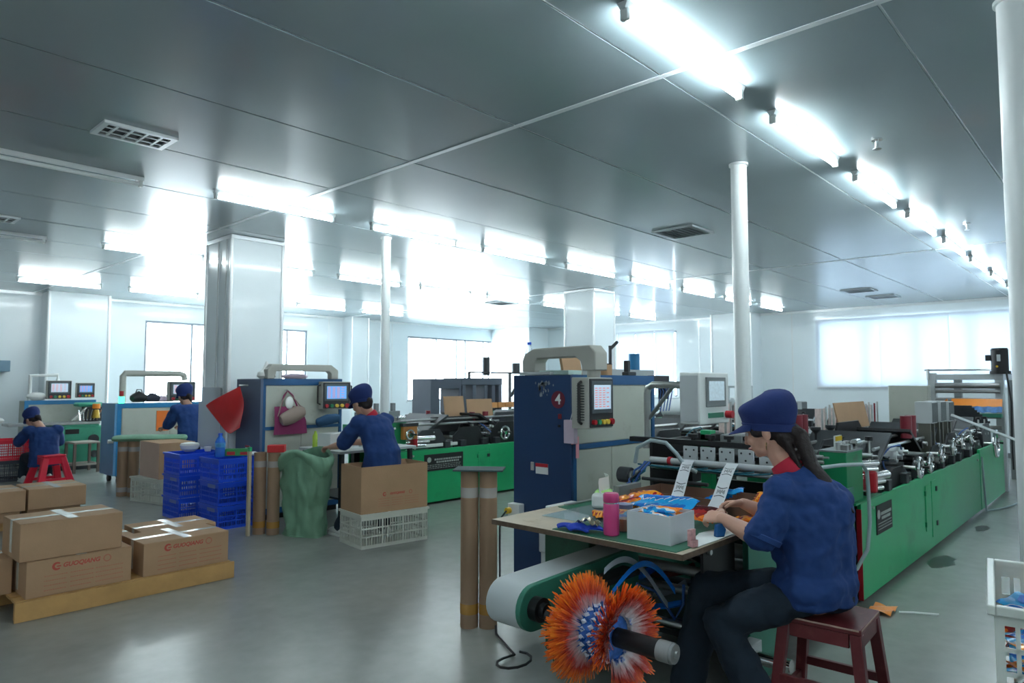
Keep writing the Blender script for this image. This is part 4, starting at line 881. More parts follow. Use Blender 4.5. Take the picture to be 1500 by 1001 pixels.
t.part('drive_head', MB().box(3.72, 3.98, 13.35, 13.65, .8, 1.05), dgrey, bev=.01); t.part('green_hood', MB().box(3.6, 4.0, 13.4, 13.7, 1.05, 1.12), old_green, bev=.03)
t.part('orange_cap', MB().cyl((3.85, 13.3, 1.02), (3.85, 13.3, 1.1), .06, n=14), orange); t.part('brass_pot', MB().cyl((3.85, 13.3, .86), (3.85, 13.3, 1.0), .06, .04, n=14), M('brass', hexc(180, 150, 60), .35, .6))
for i in range(6): t.part('link_rod', MB().cyl((3.62 + .05 * i, 13.33, .82), (3.6 + .07 * i, 13.36, 1.0), .012, n=8), chrome)
# distant machines
t = T('press_machine', 'dark grey press frame with arched windows in front of the far window', 'machine', (8.5, 9.0, 0), world=True)
slate = M('press_slate', hexc(78, 86, 100), .5, var=.05)
def zz(v): return v
pr0 = Matrix.Translation((7.7, 9.0, 0))
t.part('left_bridge', MB().prism([(0, .9), (0, 1.53), (.72, 1.53), (.72, .9), (.66, .9), (.66, 1.36), (.2, 1.36), (.2, .9)], 'y', 0, .5).xf(pr0), slate, bev=.006)
for i, x in enumerate((.74, 1.0, 1.3, 1.5, 1.68)): t.part('bridge_column', MB().box(x, x + .09, 0, .5, .9, 1.42).xf(pr0), slate, bev=.01)
t.part('bridge_top', MB().box(.72, 1.78, 0, .5, 1.42, 1.55).xf(pr0), slate, bev=.01)
t.part('press_base', MB().box(0, 2.6, -.1, .7, .0, .9).xf(pr0), dgrey, bev=.01)
for i in range(8): t.part('orange_guard', MB().box(.95 + .2 * i, 1.12 + .2 * i, -.12, -.09, 1.0, 1.1).xf(pr0), M('orange_guard', hexc(214, 150, 90), .5))
t.part('tall_motor', MB().cyl((8.9 + .35, 9.2, 1.6), (8.9 + .35, 9.2, 1.95), .07, n=14), dgrey); t.part('tall_frame', MB().box(8.7, 8.74, 9.1, 9.14, 1.5, 1.66).box(10.3, 10.35, 9.1, 9.14, .9, 1.68).box(9.8, 9.84, 9.1, 9.14, .9, 1.66).box(8.7, 10.35, 9.1, 9.13, 1.64, 1.67), dgrey)
t.part('second_motor', MB().cyl((10.0, 9.12, 1.67), (10.0, 9.12, 1.85), .08, n=14), dgrey); t.part('strut', MB().bar((9.85, 9.12, 1.2), (10.2, 9.12, 1.6), .05, .04), dgrey)
bag_machine((8.9, 7.93, 0), 'distant green bag machine far behind the pole, near the window wall', 41, W=.9, L1=3.3, L2=2.2, heads=[(1.0, .4, .7, .4), (1.5, .4, .7, .4)])
t = T('reel_machine', 'distant machine with white film reels in front of the narrow back window', 'machine', (12.5, 6.5, 0), world=True)
t.part('reel_frame', MB().box(11.5, 14.5, 6.2, 6.8, 0, .8), dgrey, bev=.01)
for i in range(5): t.part('film_reel', MB().cyl((11.8 + .55 * i, 6.25, .98), (11.8 + .55 * i, 6.85, .98), .17, n=20), filmroll)
for i in range(6): t.part('frame_post', MB().box(11.5 + .55 * i, 11.54 + .55 * i, 6.18, 6.22, .8, 1.4), lgrey)
t.part('frame_rail', MB().box(11.5, 14.3, 6.18, 6.21, 1.36, 1.4), lgrey)
# ============================================================ PACKING TABLE (near) AND WHAT STANDS ON IT
TZ = .80
t = T('packing_table', 'plywood packing table with a green cutting mat in front of the seated woman', 'table', (2.9, 1.85, .755), world=True)
top = t.part('tabletop', MB().box(2.385, 3.35, 1.32, 2.33, TZ - .024, TZ), ply, bev=.002)
t.part('worn_edge', MB().box(2.381, 2.385, 1.32, 2.33, TZ - .023, TZ - .001), ply_edge, top); t.part('worn_edge', MB().box(2.385, 3.2, 1.316, 1.32, TZ - .023, TZ - .001), ply_edge, top)
matg = M('cutting_mat_green', hexc(30, 104, 78), .4, var=.05)
t.part('green_mat', MB().prism([(2.392, 1.35), (3.2, 1.33), (3.3, 2.25), (2.85, 2.3), (2.75, 1.98), (2.40, 1.97)], 'z', TZ, TZ + .003), matg, label='dark green cutting mat')
t.part('clear_sheet', MB().box(2.6, 3.1, 1.72, 2.2, TZ + .003, TZ + .005), clear('clear_desk_film', (.8, .9, .95), .25))
t.part('white_board', MB().prism([(2.52, 1.325), (3.12, 1.325), (3.12, 1.40), (2.75, 1.44), (2.55, 1.38)], 'z', TZ + .003, TZ + .006), paper)
t.part('steel_edge', MB().box(2.9, 3.3, 2.27, 2.30, TZ, TZ + .008), steel)
TP = TZ + .005
# thermos
pink = M('thermos_pink', hexc(206, 56, 124), .32, var=.02, coat=.4)
t = T('thermos_flask', 'pink steel thermos flask standing at the table edge', 'flask', (2.475, 1.705, TZ + .0035))
t.part('flask_body', MB().lathe((0, 0, 0), [(.031, 0), (.034, .004), (.034, .128), (.032, .134)], 32), pink); t.part('steel_ring', MB().cyl((0, 0, .134), (0, 0, .139), .0325, n=32), chrome)
t.part('flask_lid', MB().lathe((0, 0, .139), [(.032, 0), (.034, .003), (.034, .03), (.030, .038), (.01, .040)], 32), pink)
# glass tea jar
t = T('tea_jar', 'squat glass jar of amber tea between the pink flask and the white box', 'jar', (2.578, 1.705, TZ + .0035))
t.part('glass_wall', MB().lathe((0, 0, 0), [(.036, 0), (.038, .01), (.038, .09), (.034, .10)], 24), clear('jar_glass', (.95, .95, .93), .18)); t.part('tea', MB().cyl((0, 0, .004), (0, 0, .055), .034, n=24), M('amber_tea', hexc(170, 90, 20), .1, var=.1, coat=.5)); t.part('jar_lid', MB().cyl((0, 0, .10), (0, 0, .118), .036, n=24), M('grey_lid', hexc(110, 120, 150), .4))
# tissue pack
t = T('tissue_pack', 'soft pack of tissues in a green and white wrapper on the clear sheet', 'tissues', (3.0, 2.12, TZ + .006), rz=R(25))
gp = M('pale_green_wrap', hexc(176, 226, 140), .25, var=.04, scale=8)
t.part('pack_body', MB().box(-.02, .085, -.045, .045, 0, .085), gp, bev=.02); t.part('pack_band', MB().box(-.085, -.02, -.045, .045, 0, .075), whitep, bev=.016)
t.part('tissue', MB().sheet(lambda u, v: (-.075 + .12 * u + .02 * v, -.01 + .02 * math.sin(5 * u + 2 * v), .075 + .075 * v + .015 * u), 10, 6, .002), paper)
# white carton of wrappers
t = T('white_carton', 'white cardboard carton full of snack wrappers at the table corner', 'carton', (2.56, 1.515, TZ + .0035), rz=0)
wc = M('white_carton_board', hexc(206, 210, 214), .7, var=.03)
open_box(t, -.098, .098, -.102, .102, 0, .115, wc, .004)
# wrappers: each one a thing
wr = bpy.data.materials.new('snack_wrapper_print'); wr.use_nodes = True
snack(wr, [(0, BL), (.38, LB), (.46, WH), (.50, hexc(250, 150, 50)), (.58, OR), (.66, hexc(230, 80, 24))], 9, 8)
wm = MB().sheet(lambda u, v: (-.05 + .10 * u, -.08 + .16 * v, .012 * math.sin(u * 3.1) * math.sin(v * 3.1) + .003 * math.sin(u * 20)), 10, 10, .002).mesh('snack_wrapper', wr)
def bag_obj(name, me, loc, rot, lab, grp, cat='wrapper'):
    o = bpy.data.objects.new(name, me); COL.objects.link(o); o.location = loc; o.rotation_euler = rot; o['label'] = lab; o['category'] = cat; o['group'] = grp; return o
for i in range(19):
    bag_obj('snack_wrapper', wm, (2.56 + random.uniform(-.035, .035), 1.515 + random.uniform(-.015, .015), TZ + .022 + .0052 * i), (random.uniform(-.08, .08), random.uniform(-.08, .08), random.uniform(-.25, .25) + (1.57 if i % 2 else 0) * 0), 'blue and orange snack wrapper lying in the white carton', 'wrappers in the white carton')
# fan of printed bags in the middle of the table
bags = [bpy.data.materials.new('bag_print_%d' % i) for i in range(3)]
for m_ in bags: m_.use_nodes = True
snack(bags[0], [(0, RD), (.45, OR), (.54, hexc(250, 160, 40)), (.62, RD)], 10, 1); snack(bags[1], [(0, BL), (.46, LB), (.57, WH), (.6, BL)], 10, 5); snack(bags[2], [(0, hexc(90, 20, 24)), (.5, RD), (.6, OR)], 12, 9)
bms = []
for i in range(3):
    bms.append(MB().sheet(lambda u, v: (-.07 + .14 * u, -.05 + .10 * v, .014 * math.sin(u * 3.14) + .004 * math.sin(v * 9)), 10, 8, .0015).mesh('printed_bag', bags[i]))
def fan(n, p0, p1, mi, tilt, rz, lab, grp):
    for i in range(n):
        f = i / (n - 1); p = Vector(p0).lerp(Vector(p1), f); bag_obj('printed_bag', bms[mi], p + Vector((random.uniform(-.006, .006), random.uniform(-.004, .004), 0)), (tilt + random.uniform(-.05, .05), random.uniform(-.05, .05), rz + random.uniform(-.08, .08)), lab, grp)
fan(14, (2.98, 1.98, TZ + .04), (2.98, 1.84, TZ + .085), 0, -.45, 1.3, 'red and orange printed bag in the fanned heap beside the carton box', 'red and orange bags in the fan')
fan(15, (2.92, 1.82, TZ + .07), (2.90, 1.60, TZ + .085), 1, -.45, 1.25, 'bright blue printed bag in the fanned heap in front of the hands', 'blue bags in the fan')
fan(12, (2.88, 1.60, TZ + .06), (2.88, 1.47, TZ + .06), 2, -.4, 1.3, 'dark red printed bag under the woman\'s near hand', 'dark red bags in the fan')
fan(8, (2.80, 1.98, TZ + .018), (2.74, 1.86, TZ + .035), 0, -.2, .6, 'orange printed bag lying flat beside the pink flask', 'orange bags by the flask')
fan(5, (2.74, 1.84, TZ + .03), (2.70, 1.76, TZ + .038), 1, -.2, .6, 'blue printed bag lying between the flask and the white carton', 'blue bags by the flask')
fan(5, (3.1, 1.38, TZ + .02), (3.06, 1.33, TZ + .04), 0, -.2, .3, 'orange printed bag beyond the woman\'s hands', 'orange bags beyond the hands')
# blue cloth and tape
t = single('blue_glove', MB().sheet(lambda u, v: (2.40 + .10 * v + .01 * math.sin(9 * u), 1.94 - .17 * u + .02 * math.sin(6 * v), TZ + .012 + .010 * abs(math.sin(7 * u + 3 * v)) + .012 * math.sin(3.1 * v) * math.sin(3.1 * u)), 20, 12, .008), M('royal_blue_cloth', hexc(16, 56, 170), .8, var=.1), 'royal blue cloth glove lying flat beside the pink flask', 'glove')
t = single('foil_wrap', MB().sheet(lambda u, v: (2.44 + .05 * v, 1.87 - .10 * u, TZ + .036 + .02 * math.sin(3.1 * u) + .008 * math.sin(13 * u + 9 * v)), 14, 8, .002), M('foil', hexc(170, 160, 140), .25, .8, var=.3, scale=40), 'crumpled shiny foil scrap on the blue glove', 'foil')
single('blue_clip', MB().prism([(0, 0), (.04, .0), (.05, .03), (.03, .055), (.005, .05)], 'y', 0, .022).xf(Matrix.Translation((2.72, 1.345, TZ + .006)) @ Matrix.Rotation(-.5, 4, 'Z')), M('clip_blue', hexc(30, 90, 150), .4), 'small blue tape cutter by the woman\'s near hand', 'cutter', bev=.003)
single('pink_block_stack', MB().box(2.50, 2.54, 1.345, 1.36, TZ + .006, TZ + .07).box(2.49, 2.53, 1.33, 1.345, TZ + .006, TZ + .03), M('pink_blue_print', hexc(220, 160, 160), .5, var=.3, scale=60), 'small pale pink printed box beside the white carton', 'box')
# long white printed strips coming down from the bridge
stripm = M('strip_white_film', hexc(212, 214, 218), .3, var=.03)
inkm = M('strip_ink', hexc(60, 62, 72), .5, var=0)
def strip(y0, y1, lab):
    t = T('film_strip', lab, 'film strip', (3.3, y0, TZ), world=True); P = []
    def f(u, v): return Vector((3.56 - .60 * v, y0 + (y1 - y0) * v + .066 * (u - .5), 1.015 - .14 * v + .012 * math.sin(6 * v)))
    s_ = t.part('strip_film', MB().sheet(f, 4, 18, .002), stripm); g = MB()
    def mark(u0, u1, v0, v1):
        a, b_, c, d = f(u0, v0), f(u1, v0), f(u1, v1), f(u0, v1); z = Vector((0, 0, .0022)); g.add([a + z, b_ + z, c + z, d + z], [(0, 1, 2, 3)])
    for v0 in (.22, .60):
        for i in range(7): mark(.2 + .09 * i, .25 + .09 * i, v0 + .01 * (i % 2), v0 + .07 - .012 * (i % 3))
        for i in range(8): mark(.1 + .1 * i, .2 + .1 * i, v0 - .05 + .02 * math.sin(i * .45), v0 - .035 + .02 * math.sin(i * .45)); mark(.1 + .1 * i, .2 + .1 * i, v0 + .11 - .02 * math.sin(i * .45), v0 + .125 - .02 * math.sin(i * .45))
    t.part('strip_print', g, inkm, s_, kind='stuff', smooth=False)
strip(1.92, 1.68, 'white printed film strip running down from the bridge, nearest the brown tray'); strip(1.66, 1.48, 'white printed film strip running down to the woman\'s hands')
# brown cardboard tray behind
t = T('cardboard_tray', 'open grey-brown cardboard tray with wrappers in front of the outfeed bars', 'box', (3.35, 1.8, TZ), world=True)
open_box(t, 3.2, 3.52, 1.36, 2.08, TZ + .004, TZ + .075, M('brown_tray', hexc(128, 96, 80), .85, var=.1), .005)
t.part('grey_flap', MB().box(3.10, 3.32, 2.085, 2.12, TZ + .002, TZ + .10), M('grey_board', hexc(120, 124, 124), .7)); t.part('open_flap', MB().rbox((3.14, 1.86, TZ + .04), (.14, .36, .004), (0, R(-22), 0)), card_in)
fan(6, (3.36, 1.66, TZ + .05), (3.36, 1.56, TZ + .10), 1, -.2, .4, 'blue wrapper lying in the brown tray between the two strips', 'blue wrappers in the brown tray')
fan(5, (3.36, 1.42, TZ + .05), (3.4, 1.34 + .06, TZ + .10), 0, -.2, .4, 'orange wrapper lying in the brown tray near the woman', 'orange wrappers in the brown tray')

# white power unit beneath the table
t = T('transformer_box', 'white electrical transformer box with a blue label under the packing table', 'transformer', (3.3, 2.62, 0), world=True)
t.part('case_lower', MB().box(3.25, 3.55, 2.46, 2.76, .12, .56), lgrey, bev=.006); t.part('case_upper', MB().box(3.24, 3.56, 2.45, 2.77, .42, .62), lgrey, bev=.01)
t.part('box_feet', MB().box(3.27, 3.53, 2.48, 2.74, 0, .12), dgrey)
t.part('case_top', MB().box(3.27, 3.53, 2.48, 2.74, .62, .70), whitep, bev=.006); t.part('dial', MB().cyl((3.262, 2.66, .66), (3.27, 2.66, .66), .012, n=12), black)
l_ = t.part('blue_label', MB().box(3.236, 3.24, 2.47, 2.62, .5, .56), M('label_blue', hexc(50, 110, 190), .4)); t.part('blue_mark', MB().box(3.237, 3.24, 2.68, 2.71, .55, .57), M('label_blue', (1, 1, 1)))
# wall-style socket box and cable behind the table corner
t = T('socket_box', 'small white socket box with a yellow plug behind the left table corner', 'socket', (3.78, 3.42, .7), world=True)
t.part('socket_case', MB().box(3.735, 3.797, 3.38, 3.49, .46, .57), whitep, bev=.006); t.part('plug', MB().cyl((3.735, 3.47, .52), (3.70, 3.47, .52), .022, n=12), M('yellow_plug', hexc(210, 170, 40), .4))
t.part('cable', MB().tube([(3.70, 3.47, .52), (3.66, 3.48, .48), (3.65, 3.49, .4), (3.64, 3.48, .2), (3.6, 3.44, .03), (3.4, 3.3, .012), (2.9, 2.8, .012), (2.75, 2.52, .012)] + [(2.66 + .1 * math.cos(a), 2.44 + .08 * math.sin(a), .012 + .004 * a) for a in [R(90 + 30 * i) for i in range(11)]], .007, 6), rubber_k)

# ---------------- waste roll on its shaft
brush = bpy.data.materials.new('fringe_film'); brush.use_nodes = True; nt = brush.node_tree; b = nt.nodes['Principled BSDF']; b.inputs['Roughness'].default_value = .35
tc = nt.nodes.new('ShaderNodeTexCoord'); sx = nt.nodes.new('ShaderNodeSeparateXYZ'); cx = nt.nodes.new('ShaderNodeCombineXYZ'); ln = nt.nodes.new('ShaderNodeVectorMath'); ln.operation = 'LENGTH'
nt.links.new(tc.outputs['Object'], sx.inputs[0]); nt.links.new(sx.outputs[0], cx.inputs[0]); nt.links.new(sx.outputs[2], cx.inputs[2]); nt.links.new(cx.outputs[0], ln.inputs[0])
nz = nt.nodes.new('ShaderNodeTexNoise'); nz.inputs['Scale'].default_value = 30; ad = nt.nodes.new('ShaderNodeMath'); ad.operation = 'MULTIPLY_ADD'; ad.inputs[1].default_value = .07
nt.links.new(tc.outputs['Object'], nz.inputs[0]); nt.links.new(nz.outputs[0], ad.inputs[0]); nt.links.new(ln.outputs[1], ad.inputs[2])
cr = nt.nodes.new('ShaderNodeValToRGB'); E_ = cr.color_ramp.elements
mr = nt.nodes.new('ShaderNodeMapRange'); mr.inputs[1].default_value = .08; mr.inputs[2].default_value = .245; nt.links.new(ad.outputs[0], mr.inputs[0]); nt.links.new(mr.outputs[0], cr.inputs[0])
E_[0].position = 0; E_[0].color = hexc(20, 90, 190) + (1,); E_[1].position = 1; E_[1].color = hexc(250, 150, 40) + (1,)
for p, c in ((.14, hexc(30, 100, 200)), (.2, hexc(230, 225, 228)), (.42, hexc(222, 150, 150)), (.55, hexc(214, 60, 44)), (.76, hexc(246, 112, 34))): e = E_.new(p); e.color = c + (1,)
nt.links.new(cr.outputs[0], b.inputs['Base Color'])
RX, RY, RZ = 2.12, 1.50, .535
t = T('waste_film_roll', 'spiky wound roll of orange, red and blue waste film on a dark shaft', 'film roll', (RX, RY, RZ))
rnd = random.Random(5); g = MB()
for i in range(2600):
    a = rnd.uniform(0, 2 * math.pi); side = rnd.choice((-1, 1)); k_ = rnd.random()
    y0 = side * (.045 + .03 * rnd.random()); sp = rnd.uniform(.1, .75) if side > 0 else rnd.uniform(.15, .9)
    ln_ = rnd.uniform(.085, .135) * (1.0 if side > 0 else .92); r0 = .075
    if side < 0 and R(200) < a < R(250): continue
    d = Vector((math.cos(a), side * sp, math.sin(a))).normalized(); p0 = Vector((r0 * math.cos(a), y0, r0 * math.sin(a))); p1 = p0 + d * ln_
    tv = Vector((-math.sin(a), rnd.uniform(-.5, .5), math.cos(a))).normalized(); w0 = rnd.uniform(.003, .006)
    mid = p0.lerp(p1, .55) + tv * rnd.uniform(-.008, .008); nn = d.cross(tv) * .0012
    g.add([p0 - tv * w0, p0 + tv * w0, mid + tv * w0 * .5, p1 + tv * .0024, p1 - tv * .0024, mid - tv * w0 * .5, mid + nn, p1 + d * .004],
          [(0, 1, 6), (1, 2, 6), (2, 3, 6), (3, 7, 6), (7, 4, 6), (4, 5, 6), (5, 0, 6)])
t.part('film_fringe', g, brush, kind='stuff', smooth=False)
g = MB().cyl((0, -.055, 0), (0, .055, 0), .082, n=40)
t.part('wound_core', g, M('core_blue_white', hexc(60, 110, 190), .35, var=.4, scale=40))
g = MB()
for i in range(20):
    for j in range(3):
        a = 2 * math.pi * (i + .5 * (j % 2)) / 20; y = -.036 + .036 * j; c = Vector((.088 * math.cos(a), y, .088 * math.sin(a))); tv = Vector((-math.sin(a), 0, math.cos(a))); n_ = Vector((math.cos(a), 0, math.sin(a)))
        g.add([c + tv * .011, c + Vector((0, .015, 0)), c - tv * .011, c - Vector((0, .015, 0)), c + n_ * .01], [(0, 1, 4), (1, 2, 4), (2, 3, 4), (3, 0, 4)])
t.part('white_film_folds', g, M('fold_white', hexc(206, 214, 226), .3, var=.05), kind='stuff')
g = MB()
for i in range(240):
    a = rnd.uniform(0, 6.28); y = rnd.uniform(-.05, .05); c = Vector((.085 * math.cos(a), y, .085 * math.sin(a))); n_ = Vector((math.cos(a), rnd.uniform(-.3, .3), math.sin(a))); tv = Vector((-math.sin(a), rnd.uniform(-1, 1), math.cos(a))).normalized() * .004
    g.add([c - tv, c + tv, c + n_ * rnd.uniform(.02, .035)], [(0, 1, 2), (2, 1, 0)])
t.part('blue_film_tufts', g, M('tuft_blue', BL, .35, var=.1), kind='stuff')
s_ = T('winding_shaft', 'dark round winding shaft with steel end collar through the waste roll', 'shaft', (RX, 1.15, RZ), world=True)
s_.part('shaft_bar', MB().cyl((RX + .0, 1.765, RZ + .003), (RX, 1.56, RZ), .026, n=20), black); s_.part('shaft_bar', MB().cyl((RX, 1.44, RZ), (RX, 1.265, RZ), .034, n=24), black); s_.part('steel_collar', MB().cyl((RX, 1.265, RZ), (RX, 1.215, RZ), .036, n=24), gsteel); s_.part('steel_collar', MB().cyl((RX, 1.73, RZ), (RX, 1.68, RZ), .036, n=24), steel)
s_.part('shaft_end', MB().cyl((RX, 1.215, RZ), (RX, 1.205, RZ), .033, n=24).cyl((RX, 1.205, RZ), (RX, 1.195, RZ), .012, n=12), gsteel); s_.part('black_sleeve', MB().cyl((RX, 1.66, RZ), (RX, 1.60, RZ), .045, n=24), black)
# loose film loops
for i, (m_, lab) in enumerate(((M('scrap_blue', BL), 'loose blue film loop trailing behind the waste roll'), (M('scrap_white', (1, 1, 1)), 'loose whitish film loop trailing behind the waste roll'))):
    single('film_loop', MB().sheet(lambda u, v, i=i: (RX + .20 + .5 * v + .02 * u + .02 * i, 1.60 + .0 * v + .012 * u + .05 * i, .60 + .13 * math.sin(3.0 * v + .6 * i) - .12 * v + .02 * u), 3, 20, .002), m_, lab, 'film')

# ============================================================ STOOL
def wood_stool(loc, rz, lab, h=.52, w=.155, mat=stoolred, name='wooden_stool'):
    t = T(name, lab, 'stool', loc, rz)
    s_ = t.part('seat', MB().box(-w, w, -w, w, h - .022, h), mat, bev=.004)
    wm_ = MB()
    for sx, sy in ((1, 0), (-1, 0), (0, 1), (0, -1)):
        if sx: wm_.box(sx * w - .0008 if sx > 0 else -w - .0004, sx * w + .0004 if sx > 0 else -w + .0008, -w * .95, w * .95, h - .006, h + .0004)
        else: wm_.box(-w * .95, w * .95, sy * w - .0008 if sy > 0 else -w - .0004, sy * w + .0004 if sy > 0 else -w + .0008, h - .006, h + .0004)
    t.part('worn_seat_edge', wm_, worn, s_, kind='stuff')
    for sx in (-1, 1):
        for sy in (-1, 1):
            a = .035; tx, ty, bx, by = sx * (w - .022), sy * (w - .022), sx * (w + .03), sy * (w + .03)
            t.part('leg', MB().add([(bx + i * a * .55, by + j * a * .55, 0) for i, j in ((-1, -1), (1, -1), (1, 1), (-1, 1))] + [(tx + i * a * .6, ty + j * a * .6, h - .022) for i, j in ((-1, -1), (1, -1), (1, 1), (-1, 1))], [(3, 2, 1, 0), (4, 5, 6, 7), (0, 1, 5, 4), (1, 2, 6, 5), (2, 3, 7, 6), (3, 0, 4, 7)]), mat, bev=.003)
    ap = w - .012
    for s1 in (-1, 1):
        t.part('apron', MB().box(-w + .045, w - .045, s1 * ap - .009, s1 * ap + .009, h - .075, h - .022), mat, bev=.002); t.part('apron', MB().box(s1 * ap - .009, s1 * ap + .009, -w + .045, w - .045, h - .075, h - .022), mat, bev=.002)
        zz = .17 if s1 > 0 else .2; q = w + .012
        t.part('stretcher', MB().box(-w + .01, w - .01, s1 * q - .01, s1 * q + .01, zz, zz + .035), mat, bev=.002); t.part('stretcher', MB().box(s1 * q - .01, s1 * q + .01, -w + .01, w - .01, zz + .06, zz + .095), mat, bev=.002)
    return t
wood_stool((2.97, .985, 0), R(3), 'worn dark red wooden stool with the seated woman on it')

# ============================================================ PEOPLE
def remeshed(o, voxel, smooth=6, fac=.5, disp=None, dec=None):
    r = o.modifiers.new('remesh', 'REMESH'); r.mode = 'VOXEL'; r.voxel_size = voxel; r.use_smooth_shade = True
    s_ = o.modifiers.new('smooth', 'SMOOTH'); s_.iterations = smooth; s_.factor = fac
    if disp:
        for k_, (size, strength) in enumerate(disp):
            key = 'folds_%g' % size; tx = bpy.data.textures.get(key) or bpy.data.textures.new(key, 'CLOUDS'); tx.noise_scale = size; tx.noise_depth = 2
            d = o.modifiers.new('folds', 'DISPLACE'); d.texture = tx; d.texture_coords = 'LOCAL'; d.strength = strength; d.mid_level = .5
    return o
def head_parts(mb, H, rot, sc=1.):
    """H = head centre, rot = 3x3; local y is forward, z up"""
    e = lambda c, r, **k_: mb.ell(H + rot @ (Vector(c) * sc), Vector(r) * sc, rot, **k_)
    e((0, -.015, .02), (.074, .092, .088)); e((0, .03, -.02), (.062, .062, .075)); e((0, .045, -.065), (.045, .042, .045)); e((0, .066, -.092), (.02, .018, .018))
    e((0, .092, -.025), (.012, .018, .024)); e((0, .1, -.036), (.016, .014, .011)); e((.03, .07, -.035), (.025, .02, .022)); e((-.03, .07, -.035), (.025, .02, .022))
    e((0, .08, .014), (.045, .014, .01))
    for s_ in (-1, 1): e((s_ * .074, -.008, -.018), (.009, .019, .031)); e((s_ * .08, -.012, -.014), (.008, .014, .024))
    e((0, .088, -.062), (.02, .01, .006)); e((0, .086, -.07), (.017, .01, .006))
def hand(mb, wrist, d, up, curl=.5, sc=1., thumb_side=1):
    """palm and five fingers; d = direction of the hand, up = back-of-hand normal"""
    d = Vector(d).normalized(); up = Vector(up); up = (up - up.dot(d) * d).normalized(); sd = d.cross(up) * thumb_side; W = Vector(wrist)
    k_ = sc
    mb.chain([W - d * .02 * k_, W + d * .02 * k_, W + d * .05 * k_, W + d * .082 * k_], [.024 * k_, .032 * k_, .040 * k_, .038 * k_], [.019 * k_, .016 * k_, .015 * k_, .012 * k_], side=sd)
    for i, (o_, L) in enumerate(((.030, .068), (.010, .078), (-.010, .072), (-.030, .056))):
        base = W + d * (.08 - .004 * abs(i - 1)) * k_ + sd * o_ * k_; c = curl * (1 + .12 * i)
        q = [base]; ang = c * .5; dd = d
        for s_, fr_ in enumerate((.45, .32, .23)):
            dd = (d * math.cos(ang) - up * math.sin(ang)).normalized(); q.append(q[-1] + dd * L * fr_ * k_); ang += c * .9
        mb.chain(q, [.0095 * k_, .0088 * k_, .008 * k_, .007 * k_], side=sd, n=10)
    b0 = W + d * .018 * k_ + sd * .028 * k_
    mb.chain([b0, b0 + (d * .5 + sd * .6 - up * .2).normalized() * .034 * k_, b0 + (d * .5 + sd * .6 - up * .2).normalized() * .034 * k_ + (d * .9 + sd * .1 - up * .35 * curl).normalized() * .030 * k_, b0 + (d * .5 + sd * .6 - up * .2).normalized() * .034 * k_ + (d * .95 - up * .5 * curl).normalized() * .054 * k_], [.015 * k_, .012 * k_, .0105 * k_, .0085 * k_], side=up, n=10)
def cap_on(t, H, rot, sc=1., lean=0):
    m_ = MB(); q = lambda v: H + rot @ (Vector(v) * sc)
    n = 28; vs = []; prof = [(.083, .100, .002), (.088, .105, .03), (.100, .118, .055), (.104, .124, .085), (.098, .118, .110), (.080, .096, .128), (.045, .052, .138), (.006, .006, .14)]
    for rx, ry, z in prof:
        for i in range(n):
            a = 2 * math.pi * i / n; wv = 1 + .03 * math.sin(4 * a + z * 50) * (1 if z > .04 else 0)
            vs.append(q((rx * wv * math.cos(a), -.012 + ry * wv * math.sin(a) - (.014 if z > .05 else 0), z * 1.08 - .006 + .034 * math.sin(a) * (1 - 1.35 * z / .14))))
    P = len(prof); fs = [(j * n + i, j * n + (i + 1) % n, (j + 1) * n + (i + 1) % n, (j + 1) * n + i) for j in range(P - 1) for i in range(n)] + [tuple(range(n))[::-1], tuple(range((P - 1) * n, P * n))]
    m_.add(vs, fs); c = t.part('cap_crown', m_, capcloth, ang=80)
    sd = c.modifiers.new('sub', 'SUBSURF'); sd.levels = 1; sd.render_levels = 1
    t.part('cap_band', MB().add([q((rx * math.cos(2 * math.pi * i / n), -.012 + ry * math.sin(2 * math.pi * i / n), z - .01 + .033 * math.sin(2 * math.pi * i / n))) for rx, ry, z in ((.086, .103, .0), (.090, .107, .03), (.08, .097, .032), (.08, .097, .0)) for i in range(n)], [(j * n + i, j * n + (i + 1) % n, ((j + 1) % 4) * n + (i + 1) % n, ((j + 1) % 4) * n + i) for j in range(4) for i in range(n)]), capcloth, c)
    def pk(u, v):
        a = R(25 + 130 * u); r_ = 1 + .0 * v; ext = .075 * math.sin(math.pi * (u * .84 + .08)) * v
        return q((.084 * math.cos(a), -.012 + .101 * math.sin(a) + ext, .040 - .034 * v + .012 * math.cos((u - .5) * 3) * v))
    t.part('cap_peak', MB().sheet(pk, 16, 5, .004), capcloth, c)
def face_bits(t, H, rot, sc=1.):
    q = lambda v: H + rot @ (Vector(v) * sc)
    for s_ in (-1, 1):
        e = t.part('eye', MB().ell(q((s_ * .029, .079, 0)), (.011 * sc,) * 3, rot, nu=12, nv=8), whitep); t.part('iris', MB().ell(q((s_ * .029, .087, -.001)), (.005 * sc, .004 * sc, .005 * sc), rot, nu=10, nv=6), black, e)
        t.part('eyebrow', MB().chain([q((s_ * .015, .091, .018)), q((s_ * .03, .089, .022)), q((s_ * .044, .078, .019))], [.0025 * sc, .003 * sc, .002 * sc], side=(0, 0, 1), n=6), hairm)
    t.part('mouth', MB().chain([q((-.02, .088, -.066)), q((-.006, .098, -.063)), q((.006, .098, -.063)), q((.02, .088, -.066))], [.003 * sc, .005 * sc, .005 * sc, .003 * sc], side=(0, 0, 1), n=8), M('lip', hexc(176, 96, 92), .45))
from mathutils import Euler
